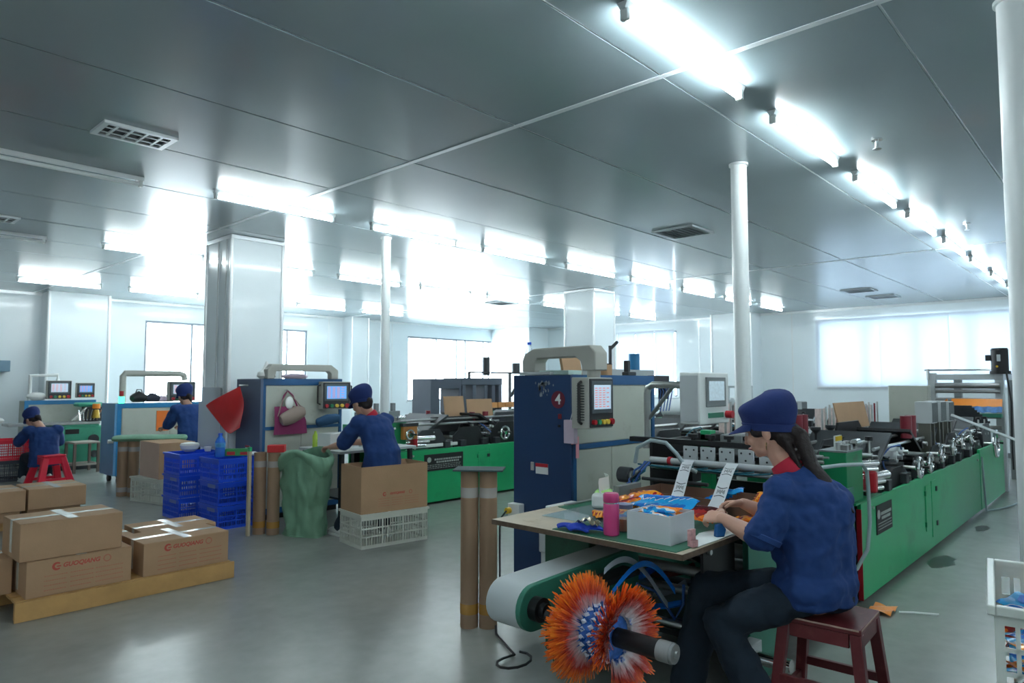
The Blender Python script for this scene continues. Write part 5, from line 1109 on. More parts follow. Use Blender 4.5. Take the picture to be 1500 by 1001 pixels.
# ---------- the woman in the foreground
def V(*a): return Vector(a)
W = T('person', 'woman in a dark blue cap and work shirt sitting on the red stool, sorting bags', 'person', (2.97, 1.0, 0), world=True)
Hc = V(2.93, 1.205, 1.255); rot = Euler((R(-17), 0, R(8))).to_matrix()
body = MB(); head_parts(body, Hc, rot, 1.0)
NB = V(2.95, 1.13, 1.10)
body.chain([V(2.955, 1.10, 1.06), NB, V(2.945, 1.165, 1.16), Hc + rot @ V(0, -.03, -.04)], [.056, .052, .05, .052], [.056, .054, .052, .056])
body.chain([V(2.97, 1.04, .56), V(2.97, 1.04, .7), V(2.965, 1.04, .85), V(2.96, 1.06, .98), V(2.955, 1.09, 1.05)], [.11, .11, .13, .14, .09], [.07, .08, .09, .08, .06])
LS, RS = V(2.80, 1.10, 1.02), V(3.11, 1.12, 1.03)
LE, RE = V(2.735, 1.16, .82), V(3.13, 1.22, .83)
LW_, RW_ = V(2.775, 1.345, .878), V(3.03, 1.365, .905)
body.chain([LS, LS.lerp(LE, .5), LE], [.048, .044, .038]); body.chain([RS, RS.lerp(RE, .5), RE], [.048, .044, .038])
body.chain([LE, LE.lerp(LW_, .35), LW_], [.038, .039, .025]); body.chain([RE, RE.lerp(RW_, .35), RW_], [.038, .039, .025])
hand(body, LW_, V(.22, .9, -.02), V(-.55, .1, .8), .75, .92, 1); hand(body, RW_, V(-.45, .75, -.05), V(.35, .25, .9), .85, .92, -1)
# legs under the trousers
LH, RH = V(2.885, 1.05, .60), V(3.05, 1.05, .60); LK, RK = V(2.72, 1.34, .46), V(2.93, 1.50, .53); LA, RA = V(2.77, 1.14, .10), V(2.84, 1.56, .10)
for a, k_, f_ in ((LH, LK, LA), (RH, RK, RA)):
    body.chain([a, a.lerp(k_, .5), k_], [.06, .056, .046]); body.chain([k_, k_.lerp(f_, .35), f_], [.046, .044, .03]); body.chain([f_, f_ + V(0, .01, -.05)], [.03, .03])
o = W.part('body', body, skin, ang=180); remeshed(o, .0042, 4, .5)
face_bits(W, Hc, rot)
# shirt
sh = MB()
sh.chain([V(2.97, 1.035, .565), V(2.97, 1.035, .68), V(2.965, 1.03, .80), V(2.96, 1.04, .92), V(2.955, 1.07, 1.0), V(2.955, 1.11, 1.07)], [.21, .19, .19, .195, .18, .075], [.155, .145, .150, .150, .122, .070], ends=False)
sh.ell(V(2.955, 1.08, 1.01), (.185, .105, .075)); sh.ell(V(2.96, 1.0, .93), (.16, .125, .14)); sh.ell(V(2.96, 1.035, .64), (.215, .165, .10)); sh.ell(V(2.93, 1.12, .84), (.14, .085, .17))
for s_, e_ in ((LS, LE), (RS, RE)):
    sh.chain([s_ + (V(.02, 0, .0) if s_ is LS else V(-.02, 0, 0)), s_.lerp(e_, .45), s_.lerp(e_, .93)], [.072, .076, .074], [.072, .07, .068]); sh.ell(s_, (.078, .075, .066))
o = W.part('shirt', sh, navycloth, ang=180); remeshed(o, .009, 7, .5, [(.11, .045), (.045, .012)])
cu = MB(); d = (LE - LS).normalized(); cu.cyl(LS.lerp(LE, .88), LS.lerp(LE, 1.0), .076, .072, n=24)
W.part('sleeve_cuff', cu, navycloth, o, bev=.004)
cl = MB().chain([V(2.955, 1.105, 1.055), V(2.95, 1.13, 1.10), V(2.948, 1.145, 1.12)], [.082, .070, .064], [.078, .068, .062], ends=False)
W.part('collar', cl, redcloth, label='bright red collar')
# trousers
tr = MB(); tr.ell(V(2.97, 1.02, .605), (.185, .140, .085))
for a, k_, f_ in ((LH, LK, LA), (RH, RK, RA)):
    tr.chain([a + V(0, -.02, 0), a.lerp(k_, .5) + V(0, 0, .0), k_], [.098, .09, .07], [.085, .078, .066]); tr.chain([k_, k_.lerp(f_, .35), k_.lerp(f_, .75), f_], [.072, .075, .075, .078])
o = W.part('trousers', tr, trouser, ang=180); remeshed(o, .010, 6, .5, [(.12, .035), (.05, .012)])
def shoe(t, ank, d, mat, sole=whitep):
    d = Vector((d[0], d[1], 0)).normalized(); A = Vector((ank[0], ank[1], 0)); sd = (-d.y, d.x, 0)
    s_ = t.part('shoe', MB().chain([A - d * .06 + V(0, 0, .055), A + V(0, 0, .06), A + d * .08 + V(0, 0, .05), A + d * .15 + V(0, 0, .04)], [.034, .038, .042, .03], [.045, .05, .034, .024], side=sd), mat)
    t.part('sole', MB().prism([(A.x + d.x * u - d.y * v, A.y + d.y * u + d.x * v) for u, v in ((-.09, -.03), (0, -.036), (.1, -.045), (.165, -.03), (.18, 0), (.165, .03), (.1, .045), (0, .036), (-.09, .03))], 'z', .001, .018), sole, s_)
shoe(W, LA, (0, 1), black); shoe(W, RA, (-.1, 1), black)
# hair
hr = MB(); q = lambda v: Hc + rot @ Vector(v)
hr.ell(q((0, -.035, .01)), (.080, .082, .085), rot); hr.ell(q((0, -.06, -.05)), (.062, .05, .06), rot); hr.ell(q((-.066, .02, .0)), (.014, .04, .03), rot); hr.ell(q((.066, .02, .0)), (.014, .04, .03), rot)
hr.chain([q((0, -.085, -.02)), q((0, -.12, -.06)), V(2.95, 1.03, 1.11), V(2.945, .965, 1.04), V(2.94, .91, .985), V(2.94, .87, .94)], [.05, .044, .044, .036, .026, .008], [.034, .032, .026, .022, .018, .006])
hr.chain([q((-.05, -.06, -.05)), q((-.04, -.07, -.10)), V(2.915, 1.06, 1.09)], [.022, .018, .008])
o = W.part('hair', hr, hairm, ang=180); remeshed(o, .006, 4, .5, [(.02, .006)])
cap_on(W, Hc, rot, 1.02)
g = q((-.082, -.0, -.055)); W.part('earring', MB().tube([g + V(0, .0, -.0), g + V(-.004, .0, -.01), g + V(-.002, 0, -.028), g + V(0, .0, -.03)], .0022, 6), M('gold', hexc(220, 180, 120), .2, 1.))
# ---------- generic worker
def worker(lab, base, Hc, hrot, pelvis, shoulders, elbows, wrists, knees, ankles, hdir, col=True, ponytail=True, voxel=.009, shoes=whitep):
    t = T('person', lab, 'person', base, world=True); rot = Euler(hrot).to_matrix(); Hc = Vector(Hc); P = Vector(pelvis); (LS, RS) = map(Vector, shoulders); N = (LS + RS) / 2 + V(0, 0, .03)
    side = (RS - LS).normalized(); b = MB(); head_parts(b, Hc, rot); b.chain([N - V(0, 0, .03), N.lerp(Hc, .4), Hc + rot @ V(0, -.03, -.05)], [.055, .052, .05], side=side)
    b.chain([P, P.lerp(N, .5), P.lerp(N, .9)], [.11, .10, .09], [.07, .06, .05], side=side)
    for s_, e_, w_ in zip((LS, RS), map(Vector, elbows), map(Vector, wrists)):
        b.chain([s_.lerp(N, .1), s_.lerp(e_, .5), e_], [.034, .036, .036]); b.chain([e_, e_.lerp(w_, .4), w_], [.036, .037, .026]); hand(b, w_, hdir, (0, 0, 1), .6, 1., 1 if s_ is LS else -1)
    hips = (P - side * .09, P + side * .09)
    for h_, k_, a_ in zip(hips, map(Vector, knees), map(Vector, ankles)):
        b.chain([h_, k_], [.05, .045]); b.chain([k_, a_], [.042, .03])
    o = t.part('body', b, skin, ang=180); remeshed(o, .006, 4, .5)
    face_bits(t, Hc, rot)
    sh = MB(); sh.chain([P + V(0, 0, -.13), P, P.lerp(N, .3), P.lerp(N, .6), P.lerp(N, .85), N], [.20, .195, .18, .19, .175, .075], [.15, .145, .135, .135, .115, .07], side=side, ends=False); sh.ell(P.lerp(N, .88), (.18, .11, .08), Matrix((side, V(0, 0, 1).cross(side), V(0, 0, 1))).transposed())
    for s_, e_ in zip((LS, RS), map(Vector, elbows)): sh.ell(s_, (.082, .082, .07)); sh.chain([s_.lerp(N, .15), s_.lerp(e_, .45), s_.lerp(e_, .92)], [.076, .078, .076])
    o = t.part('shirt', sh, navycloth, ang=180); remeshed(o, voxel + .003, 5, .5, [(.12, .03)])
    tr = MB(); tr.ell(P + V(0, 0, -.02), (.17, .13, .1), Matrix((side, V(0, 0, 1).cross(side), V(0, 0, 1))).transposed())
    for h_, k_, a_ in zip(hips, map(Vector, knees), map(Vector, ankles)):
        tr.chain([h_, h_.lerp(k_, .5), k_], [.095, .085, .068]); tr.chain([k_, k_.lerp(a_, .5), a_], [.07, .068, .066]); shoe(t, a_, hdir, shoes)
    o = t.part('trousers', tr, trouser, ang=180); remeshed(o, voxel + .003, 6, .5, [(.12, .02)])
    if col: t.part('collar', MB().chain([N - V(0, 0, .02), N.lerp(Hc, .22), N.lerp(Hc, .32)], [.08, .07, .066], [.076, .068, .064], side=side, ends=False), redcloth, label='red collar')
    hr = MB(); q = lambda v: Hc + rot @ Vector(v); hr.ell(q((0, -.035, .01)), (.080, .082, .085), rot); hr.ell(q((0, -.06, -.05)), (.062, .05, .05), rot)
    if ponytail: hr.chain([q((0, -.09, -.03)), q((0, -.14, -.06)), q((0, -.16, -.14))], [.035, .035, .012])
    else: hr.ell(q((0, -.1, -.04)), (.04, .035, .04), rot)
    o = t.part('hair', hr, hairm, ang=180); remeshed(o, .008, 4, .5)
    cap_on(t, Hc, rot, 1.03); return t
# standing worker at machine 3
worker('standing worker in dark blue cap and shirt leaning over the white bins', (3.85, 5.6, 0), (3.84, 5.50, 1.27), (R(-28), 0, R(8)), (3.95, 5.30, .80), ((3.76, 5.42, 1.09), (4.10, 5.46, 1.09)), ((3.72, 5.62, .87), (4.1, 5.68, .88)), ((3.74, 5.86, .83), (4.0, 5.92, .85)), ((3.84, 5.44, .45), (4.02, 5.50, .45)), ((3.76, 5.70, .1), (4.05, 5.4, .1)), (.0, 1, -.1), ponytail=False)
worker('worker in dark blue cap and shirt standing half behind the column', (3.92, 9.6, 0), (3.90, 9.76, 1.28), (R(-20), 0, R(6)), (3.93, 9.52, .80), ((3.74, 9.6, 1.10), (4.09, 9.62, 1.10)), ((3.7, 9.78, .87), (4.1, 9.84, .88)), ((3.74, 10.02, .84), (4.0, 10.08, .85)), ((3.84, 9.56, .45), (4.02, 9.6, .45)), ((3.85, 9.55, .1), (4.05, 9.62, .1)), (.0, 1, -.1), col=False)
worker('worker in dark blue seated low and bent over behind the red crate', (2.78, 12.0, 0), (2.66, 12.1, .93), (R(-35), 0, R(20)), (2.78, 11.85, .38), ((2.60, 11.98, .76), (2.95, 11.92, .76)), ((2.52, 12.2, .58), (3.02, 12.1, .56)), ((2.55, 12.4, .62), (2.85, 12.4, .6)), ((2.62, 12.22, .36), (2.9, 12.2, .36)), ((2.6, 12.2, .1), (2.92, 12.2, .1)), (.0, 1, .1), col=False)
# ============================================================ CRATES
def crate_proto(name, L, Wd, H, mat, solid_ends=False, cell=.045):
    """open lattice crate, origin at base centre; L along x, Wd along y"""
    t = T(name, 'x', 'crate'); th = .006
    t.part('crate_base', MB().box(-L / 2 + th, L / 2 - th, -Wd / 2 + th, Wd / 2 - th, 0, .006), mat)
    for (ax, ln, off) in (('x', L, Wd / 2), ('x', L, -Wd / 2), ('y', Wd, L / 2), ('y', Wd, -L / 2)):
        m = MB(); s_ = 1 if off > 0 else -1; a0, a1 = off - (th if s_ > 0 else 0), off + (0 if s_ > 0 else th)
        def bx(u0, u1, z0, z1, p=0):
            b0, b1 = a0 - (p if s_ < 0 else 0), a1 + (p if s_ > 0 else 0)
            if ax == 'x': m.box(u0, u1, b0, b1, z0, z1)
            else: m.box(b0, b1, u0, u1, z0, z1)
        e = ln / 2 - (0 if ax == 'x' else th)
        bx(-e, e, 0, .03); bx(-e, e, H - .055, H - .02); n = max(3, int(ln / cell)); c = ln / n
        if solid_ends and ax == 'y': bx(-e, e, .03, H - .055)
        else:
            for i in range(n + 1):
                u = -e + 2 * e * i / n; big = i % 4 == 0; w_ = .008 if big else .0035
                bx(max(-e, u - w_), min(e, u + w_), .03, H - .055, .002 if big else 0)
                if i < n:
                    uu = u + 2 * e / n / 2; bx(uu - .003, uu + .003, .03, H - .055)
            for j in range(1, 3): bx(-e, e, .03 + (H - .085) * j / 3 - .006, .03 + (H - .085) * j / 3 + .006, .002)
        t.part('lattice_side', m, mat, kind='stuff', smooth=False)
    r_ = MB(); q = .012
    r_.box(-L / 2 - q, L / 2 + q, -Wd / 2 - q, -Wd / 2 + th, H - .02, H).box(-L / 2 - q, L / 2 + q, Wd / 2 - th, Wd / 2 + q, H - .02, H).box(-L / 2 - q, -L / 2 + th, -Wd / 2 + th, Wd / 2 - th, H - .02, H).box(L / 2 - th, L / 2 + q, -Wd / 2 + th, Wd / 2 - th, H - .02, H)
    t.part('rim', r_, mat)
    return t
def crates(proto, spots, grp):
    for i, (loc, rz, lab) in enumerate(spots):
        if i == 0: o = proto.o; o.location = loc; o.rotation_euler = (0, 0, rz); o['label'] = lab; o['group'] = grp
        else: copytree(proto.o, loc, rz, lab, grp)
HB = .233
cb_ = crate_proto('blue_crate', .47, .43, HB - .004, bluecrate)
def cz(n): return n * HB
crates(cb_, [((3.30, 6.995, cz(k)), 0, 'blue lattice crate, %s of the stack nearest the grey cabinet' % n) for k, n in enumerate(('bottom', 'middle', 'top'))] +
           [((3.235, 7.78, cz(k)), 0, 'blue lattice crate, %s of the stack beside the pale column' % n) for k, n in enumerate(('bottom', 'middle', 'top'))], 'blue crates in two stacks')
for st_, (x, y) in enumerate(((3.30, 6.995), (3.235, 7.78))):
    for k in range(2):
        single('crate_label', MB().box(x - .2395, x - .2375, y - .15, y + .02, cz(k) + .17, cz(k) + .21), M('crate_sticker', hexc(110, 130, 200), .5), 'pale sticker on the %s crate of the %s blue stack' % (('bottom', 'middle')[k], ('nearer', 'farther')[st_]), 'sticker')
wc1 = crate_proto('white_crate', .68, .42, .30, whitecrate, cell=.05)
crates(wc1, [((3.93, 5.24, 0), R(-8), 'white lattice crate under the open printed carton by the standing worker'), ((3.38, 9.02, 0), R(-78), 'white lattice crate under the tall carton left of the blue stacks')], 'white lattice crates')
# big translucent basket on the right
bk = M('translucent_basket', hexc(214, 220, 214), .3, var=.03)
t = T('plastic_basket', 'large whitish lattice basket full of printed wrappers at the right edge', 'basket', (2.95, .20, 0), rz=R(8))
L, Wd, H = .66, .44, .77
t.part('basket_base', MB().box(-L / 2, L / 2, -Wd / 2, Wd / 2, .0, .01), bk)
for (ax, ln, off) in (('x', L, Wd / 2), ('x', L, -Wd / 2), ('y', Wd, -L / 2), ('y', Wd, L / 2)):
    m = MB(); s_ = 1 if off > 0 else -1; a0, a1 = sorted((off, off - s_ * .006))
    def bx(u0, u1, z0, z1, m=m, a0=a0, a1=a1, ax=ax): m.box(u0, u1, a0, a1, z0, z1) if ax == 'x' else m.box(a0, a1, u0, u1, z0, z1)
    e = ln / 2 - (.0 if ax == 'x' else .006); bx(-e, e, .01, .06); bx(-e, e, H - .06, H - .02); bx(-e, -e + .02, .06, H - .06); bx(e - .02, e, .06, H - .06)
    n = int((ln - .04) / .032)
    for i in range(1, n): u = -e + .02 + (2 * e - .04) * i / n; bx(u - .006, u + .006, .06, H - .06)
    for j in range(1, 9): z = .06 + (H - .12) * j / 9; bx(-e + .02, e - .02, z - .007, z + .007)
    t.part('lattice_side', m, bk, kind='stuff', smooth=False)
q = .018; t.part('rim', MB().box(-L / 2 - q, L / 2 + q, -Wd / 2 - q, -Wd / 2 + .006, H - .03, H).box(-L / 2 - q, L / 2 + q, Wd / 2 - .006, Wd / 2 + q, H - .03, H).box(-L / 2 - q, -L / 2 + .006, -Wd / 2 + .006, Wd / 2 - .006, H - .03, H).box(L / 2 - .006, L / 2 + q, -Wd / 2 + .006, Wd / 2 - .006, H - .03, H), bk, bev=.004)
Mbk = Matrix.Translation((2.95, .20, 0)) @ Matrix.Rotation(R(8), 4, 'Z')
for k in range(8):
    for i in range(5):
        for j in range(3):
            if not (i == 0 or j == 2 or k == 7): continue
            p = Mbk @ Vector((-.24 + .12 * i + random.uniform(-.01, .01), -.13 + .13 * j, .05 + .082 * k)); bag_obj('printed_bag', bms[(i + k + j) % 3] if random.random() < .7 else wm, p, (random.uniform(-.5, .5), random.uniform(-.5, .5), random.uniform(0, 6)), 'printed snack bag heaped inside the whitish basket', 'bags in the basket')
# red and black crates at the left
rc = crate_proto('red_crate', .62, .5, .30, redcrate, cell=.05)
crates(rc, [((2.42, 12.65, .31), R(-5), 'bright red lattice crate stacked on the black crate at the left edge')], 'crates at the left edge')
rc2 = crate_proto('black_crate', .62, .5, .31, M('black_crate_plastic', hexc(44, 50, 62), .5), True)
crates(rc2, [((2.42, 12.65, 0), R(-5), 'black crate with a faded white mark under the red crate')], 'crates at the left edge')
# red plastic stool
t = T('plastic_stool', 'bright red plastic stool with splayed legs at the left', 'stool', (2.82, 11.72, 0), rz=R(10)); w = .15; h = .42
t.part('seat', MB().box(-w, w, -w, w, h - .03, h), redcrate, bev=.012)
for sx in (-1, 1):
    for sy in (-1, 1):
        a = .05; t.part('leg', MB().add([(sx * (w + .05) + i * a, sy * (w + .05) + j * a * .5, 0) for i, j in ((-1, -1), (1, -1), (1, 1), (-1, 1))] + [(sx * (w - .04) + i * a * .8, sy * (w - .04) + j * a * .7, h - .03) for i, j in ((-1, -1), (1, -1), (1, 1), (-1, 1))], [(3, 2, 1, 0), (4, 5, 6, 7), (0, 1, 5, 4), (1, 2, 6, 5), (2, 3, 7, 6), (3, 0, 4, 7)]), redcrate, bev=.008)
for s_ in (-1, 1): t.part('apron', MB().box(-w + .02, w - .02, s_ * (w - .01) - .008, s_ * (w - .01) + .008, h - .13, h - .03), redcrate); t.part('apron', MB().box(s_ * (w - .01) - .008, s_ * (w - .01) + .008, -w + .02, w - .02, h - .13, h - .03), redcrate)
t.part('lower_tie', MB().box(-w - .03, w + .03, -w - .04, -w - .02, .05, .09).box(-w - .03, w + .03, w + .02, w + .04, .05, .09), redcrate)
# small brown metal framed stool
t = T('metal_stool', 'small stool with brown seat and pale metal frame before the old green machine', 'stool', (3.55, 12.9, 0), rz=R(5)); w = .19; h = .5
t.part('seat', MB().box(-w, w, -w, w, h - .03, h), M('pale_seat', hexc(168, 160, 150), .6), bev=.006)
for sx in (-1, 1):
    for sy in (-1, 1): t.part('leg', MB().box(sx * w * .92 - .018, sx * w * .92 + .018, sy * w * .92 - .018, sy * w * .92 + .018, 0, h - .03), M('stool_brown', hexc(110, 96, 88), .5))
for s_ in (-1, 1): t.part('stretcher', MB().box(-w * .8, w * .8, s_ * w * .92 - .012, s_ * w * .92 + .012, .12, .15), M('pale_seat', (1, 1, 1))); t.part('stretcher', MB().box(s_ * w * .92 - .012, s_ * w * .92 + .012, -w * .8, w * .8, .12, .15), M('pale_seat', (1, 1, 1)))
# ============================================================ CARTONS
def carton_print(t, parent, x0, x1, y, z0, z1, full=True):
    """red print on the side facing -y"""
    w_, h = x1 - x0, z1 - z0
    g = text_mb('GUOQIANG', h * .17, .0004, shear=.25, bold=.0012).xf(frame_mat((x0 + w_ * .50, y - .0008, z0 + h * .78), (1, 0, 0), (0, 0, 1)))
    t.part('red_lettering', g, redink, parent, smooth=False)
    c = Vector((x0 + w_ * .27, y - .0008, z0 + h * .78)); r_ = h * .115
    a0 = [c + Vector((r_ * math.cos(R(40 + 280 * i / 20)), 0, r_ * math.sin(R(40 + 280 * i / 20)))) for i in range(21)]
    lg = MB()
    for i in range(20):
        f = .45 + .25 * math.sin(math.pi * i / 20); b0 = c + (a0[i] - c) * (1 - f * .8); b1 = c + (a0[i + 1] - c) * (1 - (.45 + .25 * math.sin(math.pi * (i + 1) / 20)) * .8); lg.add([a0[i], a0[i + 1], b1, b0], [(0, 1, 2, 3)])
    lg.box(c.x, c.x + r_ * .9, y - .001, y - .0004, c.z - r_ * .2, c.z + r_ * .1)
    t.part('red_logo', lg, redink, parent, smooth=False)
    k_ = MB()
    for i in range(16): a = 2 * math.pi * i / 16; p = Vector((x0 + w_ * .75 + r_ * .8 * math.cos(a), 0, c.z + r_ * .8 * math.sin(a))); k_.box(p.x - .004, p.x + .004, y - .001, y - .0004, p.z - .004, p.z + .004)
    for r2 in range(4):
        for u0, u1 in ((.16, .36), (.40, .60), (.64, .9)):
            u = u0
            while u < u1:
                du = random.uniform(.008, .02); k_.box(x0 + u * w_, x0 + (u + du) * w_, y - .001, y - .0004, z0 + h * (.14 + .13 * r2), z0 + h * (.165 + .13 * r2)); u += du + .006
    t.part('fine_print', k_, redink2, parent, kind='stuff', smooth=False)
def carton(loc, size, rz, lab, grp, printed=False, tape_cross=True):
    L, Wd, H = size; t = T('shipping_carton', lab, 'carton', loc, rz, grp)
    b = t.part('carton_body', MB().box(-L / 2, L / 2, -Wd / 2, Wd / 2, 0, H - .003), card, bev=.004)
    for s_ in (-1, 1): t.part('top_flap', MB().box(-L / 2 + .001, L / 2 - .001, min(s_ * .002, s_ * (Wd / 2 - .001)), max(s_ * .002, s_ * (Wd / 2 - .001)), H - .003, H), card)
    t.part('tape_strip', MB().box(-L / 2, L / 2, -.025, .025, H, H + .0012).box(-L / 2 - .0012, -L / 2, -.025, .025, H - .2 if H > .2 else H * .1, H), tape)
    if tape_cross: t.part('tape_strip', MB().box(-.03, .03, -Wd / 2, Wd / 2, H + .0012, H + .0024), tape)
    if printed: carton_print(t, b, -L / 2, L / 2, -Wd / 2, 0, H)
    return t
# pallet in the left foreground
CX, CY = 1.72, 5.5
t = T('wooden_pallet', 'low pale wooden pallet under the cartons in the left foreground', 'pallet', (0, 0, 0))
for i in range(8): y = 5.12 + i * .128; t.part('deck_board', MB().box(1.08, 2.42, y, y + .105, .10, .118), wood, bev=.002)
for i in range(3): y = 5.13 + .45 * i; t.part('bearer', MB().box(1.08, 2.42, y - .03, y + .03, .0, .10), wood, bev=.002)
E4 = .118
# photo: front edge seen as a board facing the camera
t.part('front_board', MB().box(1.07, 2.43, 5.075, 5.097, .0, .118), wood, bev=.002)
grp = 'cartons on the pallet'
carton((1.43, 5.33, E4), (.60, .42, .225), 0, 'printed brown carton at the pallet corner beneath the unprinted taped carton', grp, True)
carton((1.38, 5.35, E4 + .227), (.58, .42, .235), R(1), 'plain brown carton with crossed white tape, on top of the pallet stack', grp)
carton((2.10, 5.33, E4), (.60, .42, .225), R(1), 'printed brown carton alone at the right front of the pallet', grp, True)
carton((1.62, 5.80, E4), (.60, .42, .20), R(0), 'brown carton behind the stack on the pallet, partly hidden', grp)
carton((2.24, 5.80, E4), (.55, .42, .21), R(-1), 'brown carton with shiny tape at the right rear of the pallet', grp)
carton((.82, 5.55, E4), (.56, .42, .225), R(2), 'brown carton cut by the left edge of the view, on the pallet', grp)
# rear left cartons
t = T('wooden_pallet', 'low pallet under the row of cartons behind, at the left edge', 'pallet', (0, 0, 0))
for i in range(6): y = 8.3 + i * .13; t.part('deck_board', MB().box(1.2, 2.24, y, y + .11, .08, .098), wood)
for i in range(3): y = 8.35 + .3 * i; t.part('bearer', MB().box(1.2, 2.24, y - .03, y + .03, 0, .08), wood)
grp = 'cartons on the rear pallet'
carton((2.02, 8.42, .10), (.46, .50, .10), 0, 'lower brown carton at the right end of the rear row', grp, False, False); carton((1.42, 8.42, .10), (.62, .50, .10), 0, 'lower brown carton at the left end of the rear row', grp, False, False)
carton((2.04, 8.40, .202), (.50, .55, .20), R(-1), 'upper brown carton with white tape at the right end of the rear row', grp); carton((1.50, 8.40, .202), (.52, .55, .20), R(1), 'upper brown carton with white tape at the left end of the rear row', grp)
# open printed carton by the standing worker
t = T('open_carton', 'tall open brown carton with red print standing on a white crate', 'carton', (3.93, 5.24, .301), rz=R(-8))
L, Wd, H = .68, .40, .41
t.part('carton_bottom', MB().box(-L / 2, L / 2, -Wd / 2, Wd / 2, 0, .006), card)
f_ = t.part('front_wall', MB().box(-L / 2, L / 2, -Wd / 2, -Wd / 2 + .006, .006, H), card); t.part('rear_wall', MB().box(-L / 2, L / 2, Wd / 2 - .006, Wd / 2, .006, H), card)
for s_ in (-1, 1): t.part('side_wall', MB().box(min(s_ * L / 2, s_ * (L / 2 - .006)), max(s_ * L / 2, s_ * (L / 2 - .006)), -Wd / 2 + .006, Wd / 2 - .006, .006, H), card)
carton_print(t, f_, -L / 2 + .08, L / 2 - .04, -Wd / 2, .03, H * .47)
t.part('inner_flap', MB().rbox((0, Wd / 2 - .05, H - .03), (L * .94, .1, .004), (R(35), 0, 0)), card_in)
# tall carton left of the blue stacks, on a white crate
t = T('open_carton', 'brown carton with a pale side on a white crate left of the blue stacks', 'carton', (3.42, 9.02, .301), rz=0)
L, Wd, H = .42, .62, .43
b = t.part('carton_body', MB().box(-L / 2, L / 2, -Wd / 2, Wd / 2, 0, H), card, bev=.003); t.part('pale_side', MB().box(-L / 2 - .002, -L / 2, -Wd / 2 + .003, Wd / 2 - .003, .003, H - .003), card_pink, b)
# ============================================================ TUBES
def tube_bundle(loc, spots, h, r, lab, plate=False, rz=0, n_tape=2, brown=True):
    t = T('cardboard_tube_bundle', lab, 'cardboard tubes', loc, rz)
    for x, y in spots:
        c = t.part('cardboard_tube', MB().lathe((x, y, 0), [(r, 0), (r, h), (r - .006, h), (r - .006, .01)], 24), tubecard)
    for k_ in range(n_tape):
        z = h * (.86 if k_ else .12)
        for x, y in spots: t.part('clear_tape', MB().cyl((x, y, z - .03), (x, y, z + .03), r + .0015, n=24, cap=False), (tape_brown if (brown and k_ == 0) else clear('cling_tape', (.95, .95, .95), .35)))
    return t
t = tube_bundle((2.95, 2.99, 0), [(-.042, .042), (.03, -.045)], .925, .054, 'two upright cardboard tubes taped together under a grey-green plate')
t.part('top_plate', MB().rbox((-.0, .0, .9315), (.30, .19, .010), (0, 0, R(-52))), M('plate_grey_green', hexc(62, 80, 82), .8), bev=.002)
tube_bundle((3.32, 6.30, 0), [(-.04, .06), (.04, -.06)], .78, .058, 'two tall cardboard tubes beside the green sack')
tube_bundle((3.20, 9.72, 0), [(-.04, .06), (.05, -.06)], .70, .065, 'two cardboard tubes with the green cloth on top, far left of the blue crates', brown=False)
single('green_cloth', MB().chain([(3.08, 9.80, .74), (3.3, 9.66, .745), (3.5, 9.5, .74), (3.75, 9.35, .74)], [.16, .18, .18, .14], [.04, .045, .045, .04], side=(.55, .83, 0)), M('sack_green', hexc(112, 154, 128), .6, var=.1, bump=.4, bscale=12), 'green cloth bundle lying on the far cardboard tubes', 'cloth')
single('white_tube_ends', MB().cyl((3.06, 9.86, .7), (3.0, 9.86, .7), .025, n=12), whitep, 'small white tube end by the green cloth bundle', 'tube')
# red paper box and post beside green sack
single('red_box', MB().rbox((3.40, 6.27, .815), (.16, .10, .07), (0, 0, R(-40))), M('red_card', hexc(200, 36, 40), .5), 'small red box lying on the cardboard tubes by the sack', 'box', bev=.003)
t = T('timber_post', 'pale narrow timber post beside the two tall cardboard tubes', 'post', (3.16, 6.34, 0)); t.part('post_shaft', MB().box(-.012, .012, -.02, .02, 0, .80), M('pale_timber', hexc(190, 176, 150), .7)); t.part('green_tip', MB().box(-.013, .013, -.021, .021, .80, .84), green)
# green sack
sackm = M('sack_green', (1, 1, 1))
def sk(u, v):
    a = 2 * math.pi * u; z = .78 * v; r_ = .215 + .02 * math.sin(3 * a) + .03 * noise.noise(Vector((math.cos(a) * 2.2, math.sin(a) * 2.2, z * 6))) - .05 * max(0, .25 - v) - .02 * math.sin(v * 3.1 * 2)
    f = .02 * noise.noise(Vector((math.cos(a) * 7, math.sin(a) * 7, z * 9)))
    return (3.60 + (r_ + f) * math.cos(a) * .92, 6.03 + (r_ + f) * math.sin(a) * 1.12, z + (.04 * math.sin(2 * a + 1) * v))
t = T('woven_sack', 'tall green woven sack standing open between the tubes and the worker', 'sack', (3.60, 6.03, 0), world=True)
t.part('sack_wall', MB().sheet(sk, 72, 44, .004), sackm, ang=60)
def sk2(u, v):
    a = 2 * math.pi * u; p = Vector(sk(u, 1.0)); c = Vector((3.60, 6.03, 0)); d = Vector((p.x - c.x, p.y - c.y, 0)).normalized()
    return p + d * (.035 * math.sin(3.14 * v) + .02 * v) + Vector((0, 0, .015 * math.sin(3.14 * v) - .12 * v * (1 + .5 * math.sin(3 * a))))
t.part('folded_hem', MB().sheet(sk2, 72, 8, .004), sackm, ang=60)
t.part('sack_bottom', MB().cyl((3.60, 6.03, .001), (3.60, 6.03, .01), .19, n=24), sackm); t.part('sack_fill', MB().ell((3.60, 6.03, .60), (.19, .22, .08), nu=16, nv=8), M('scrap_white', (1, 1, 1)))
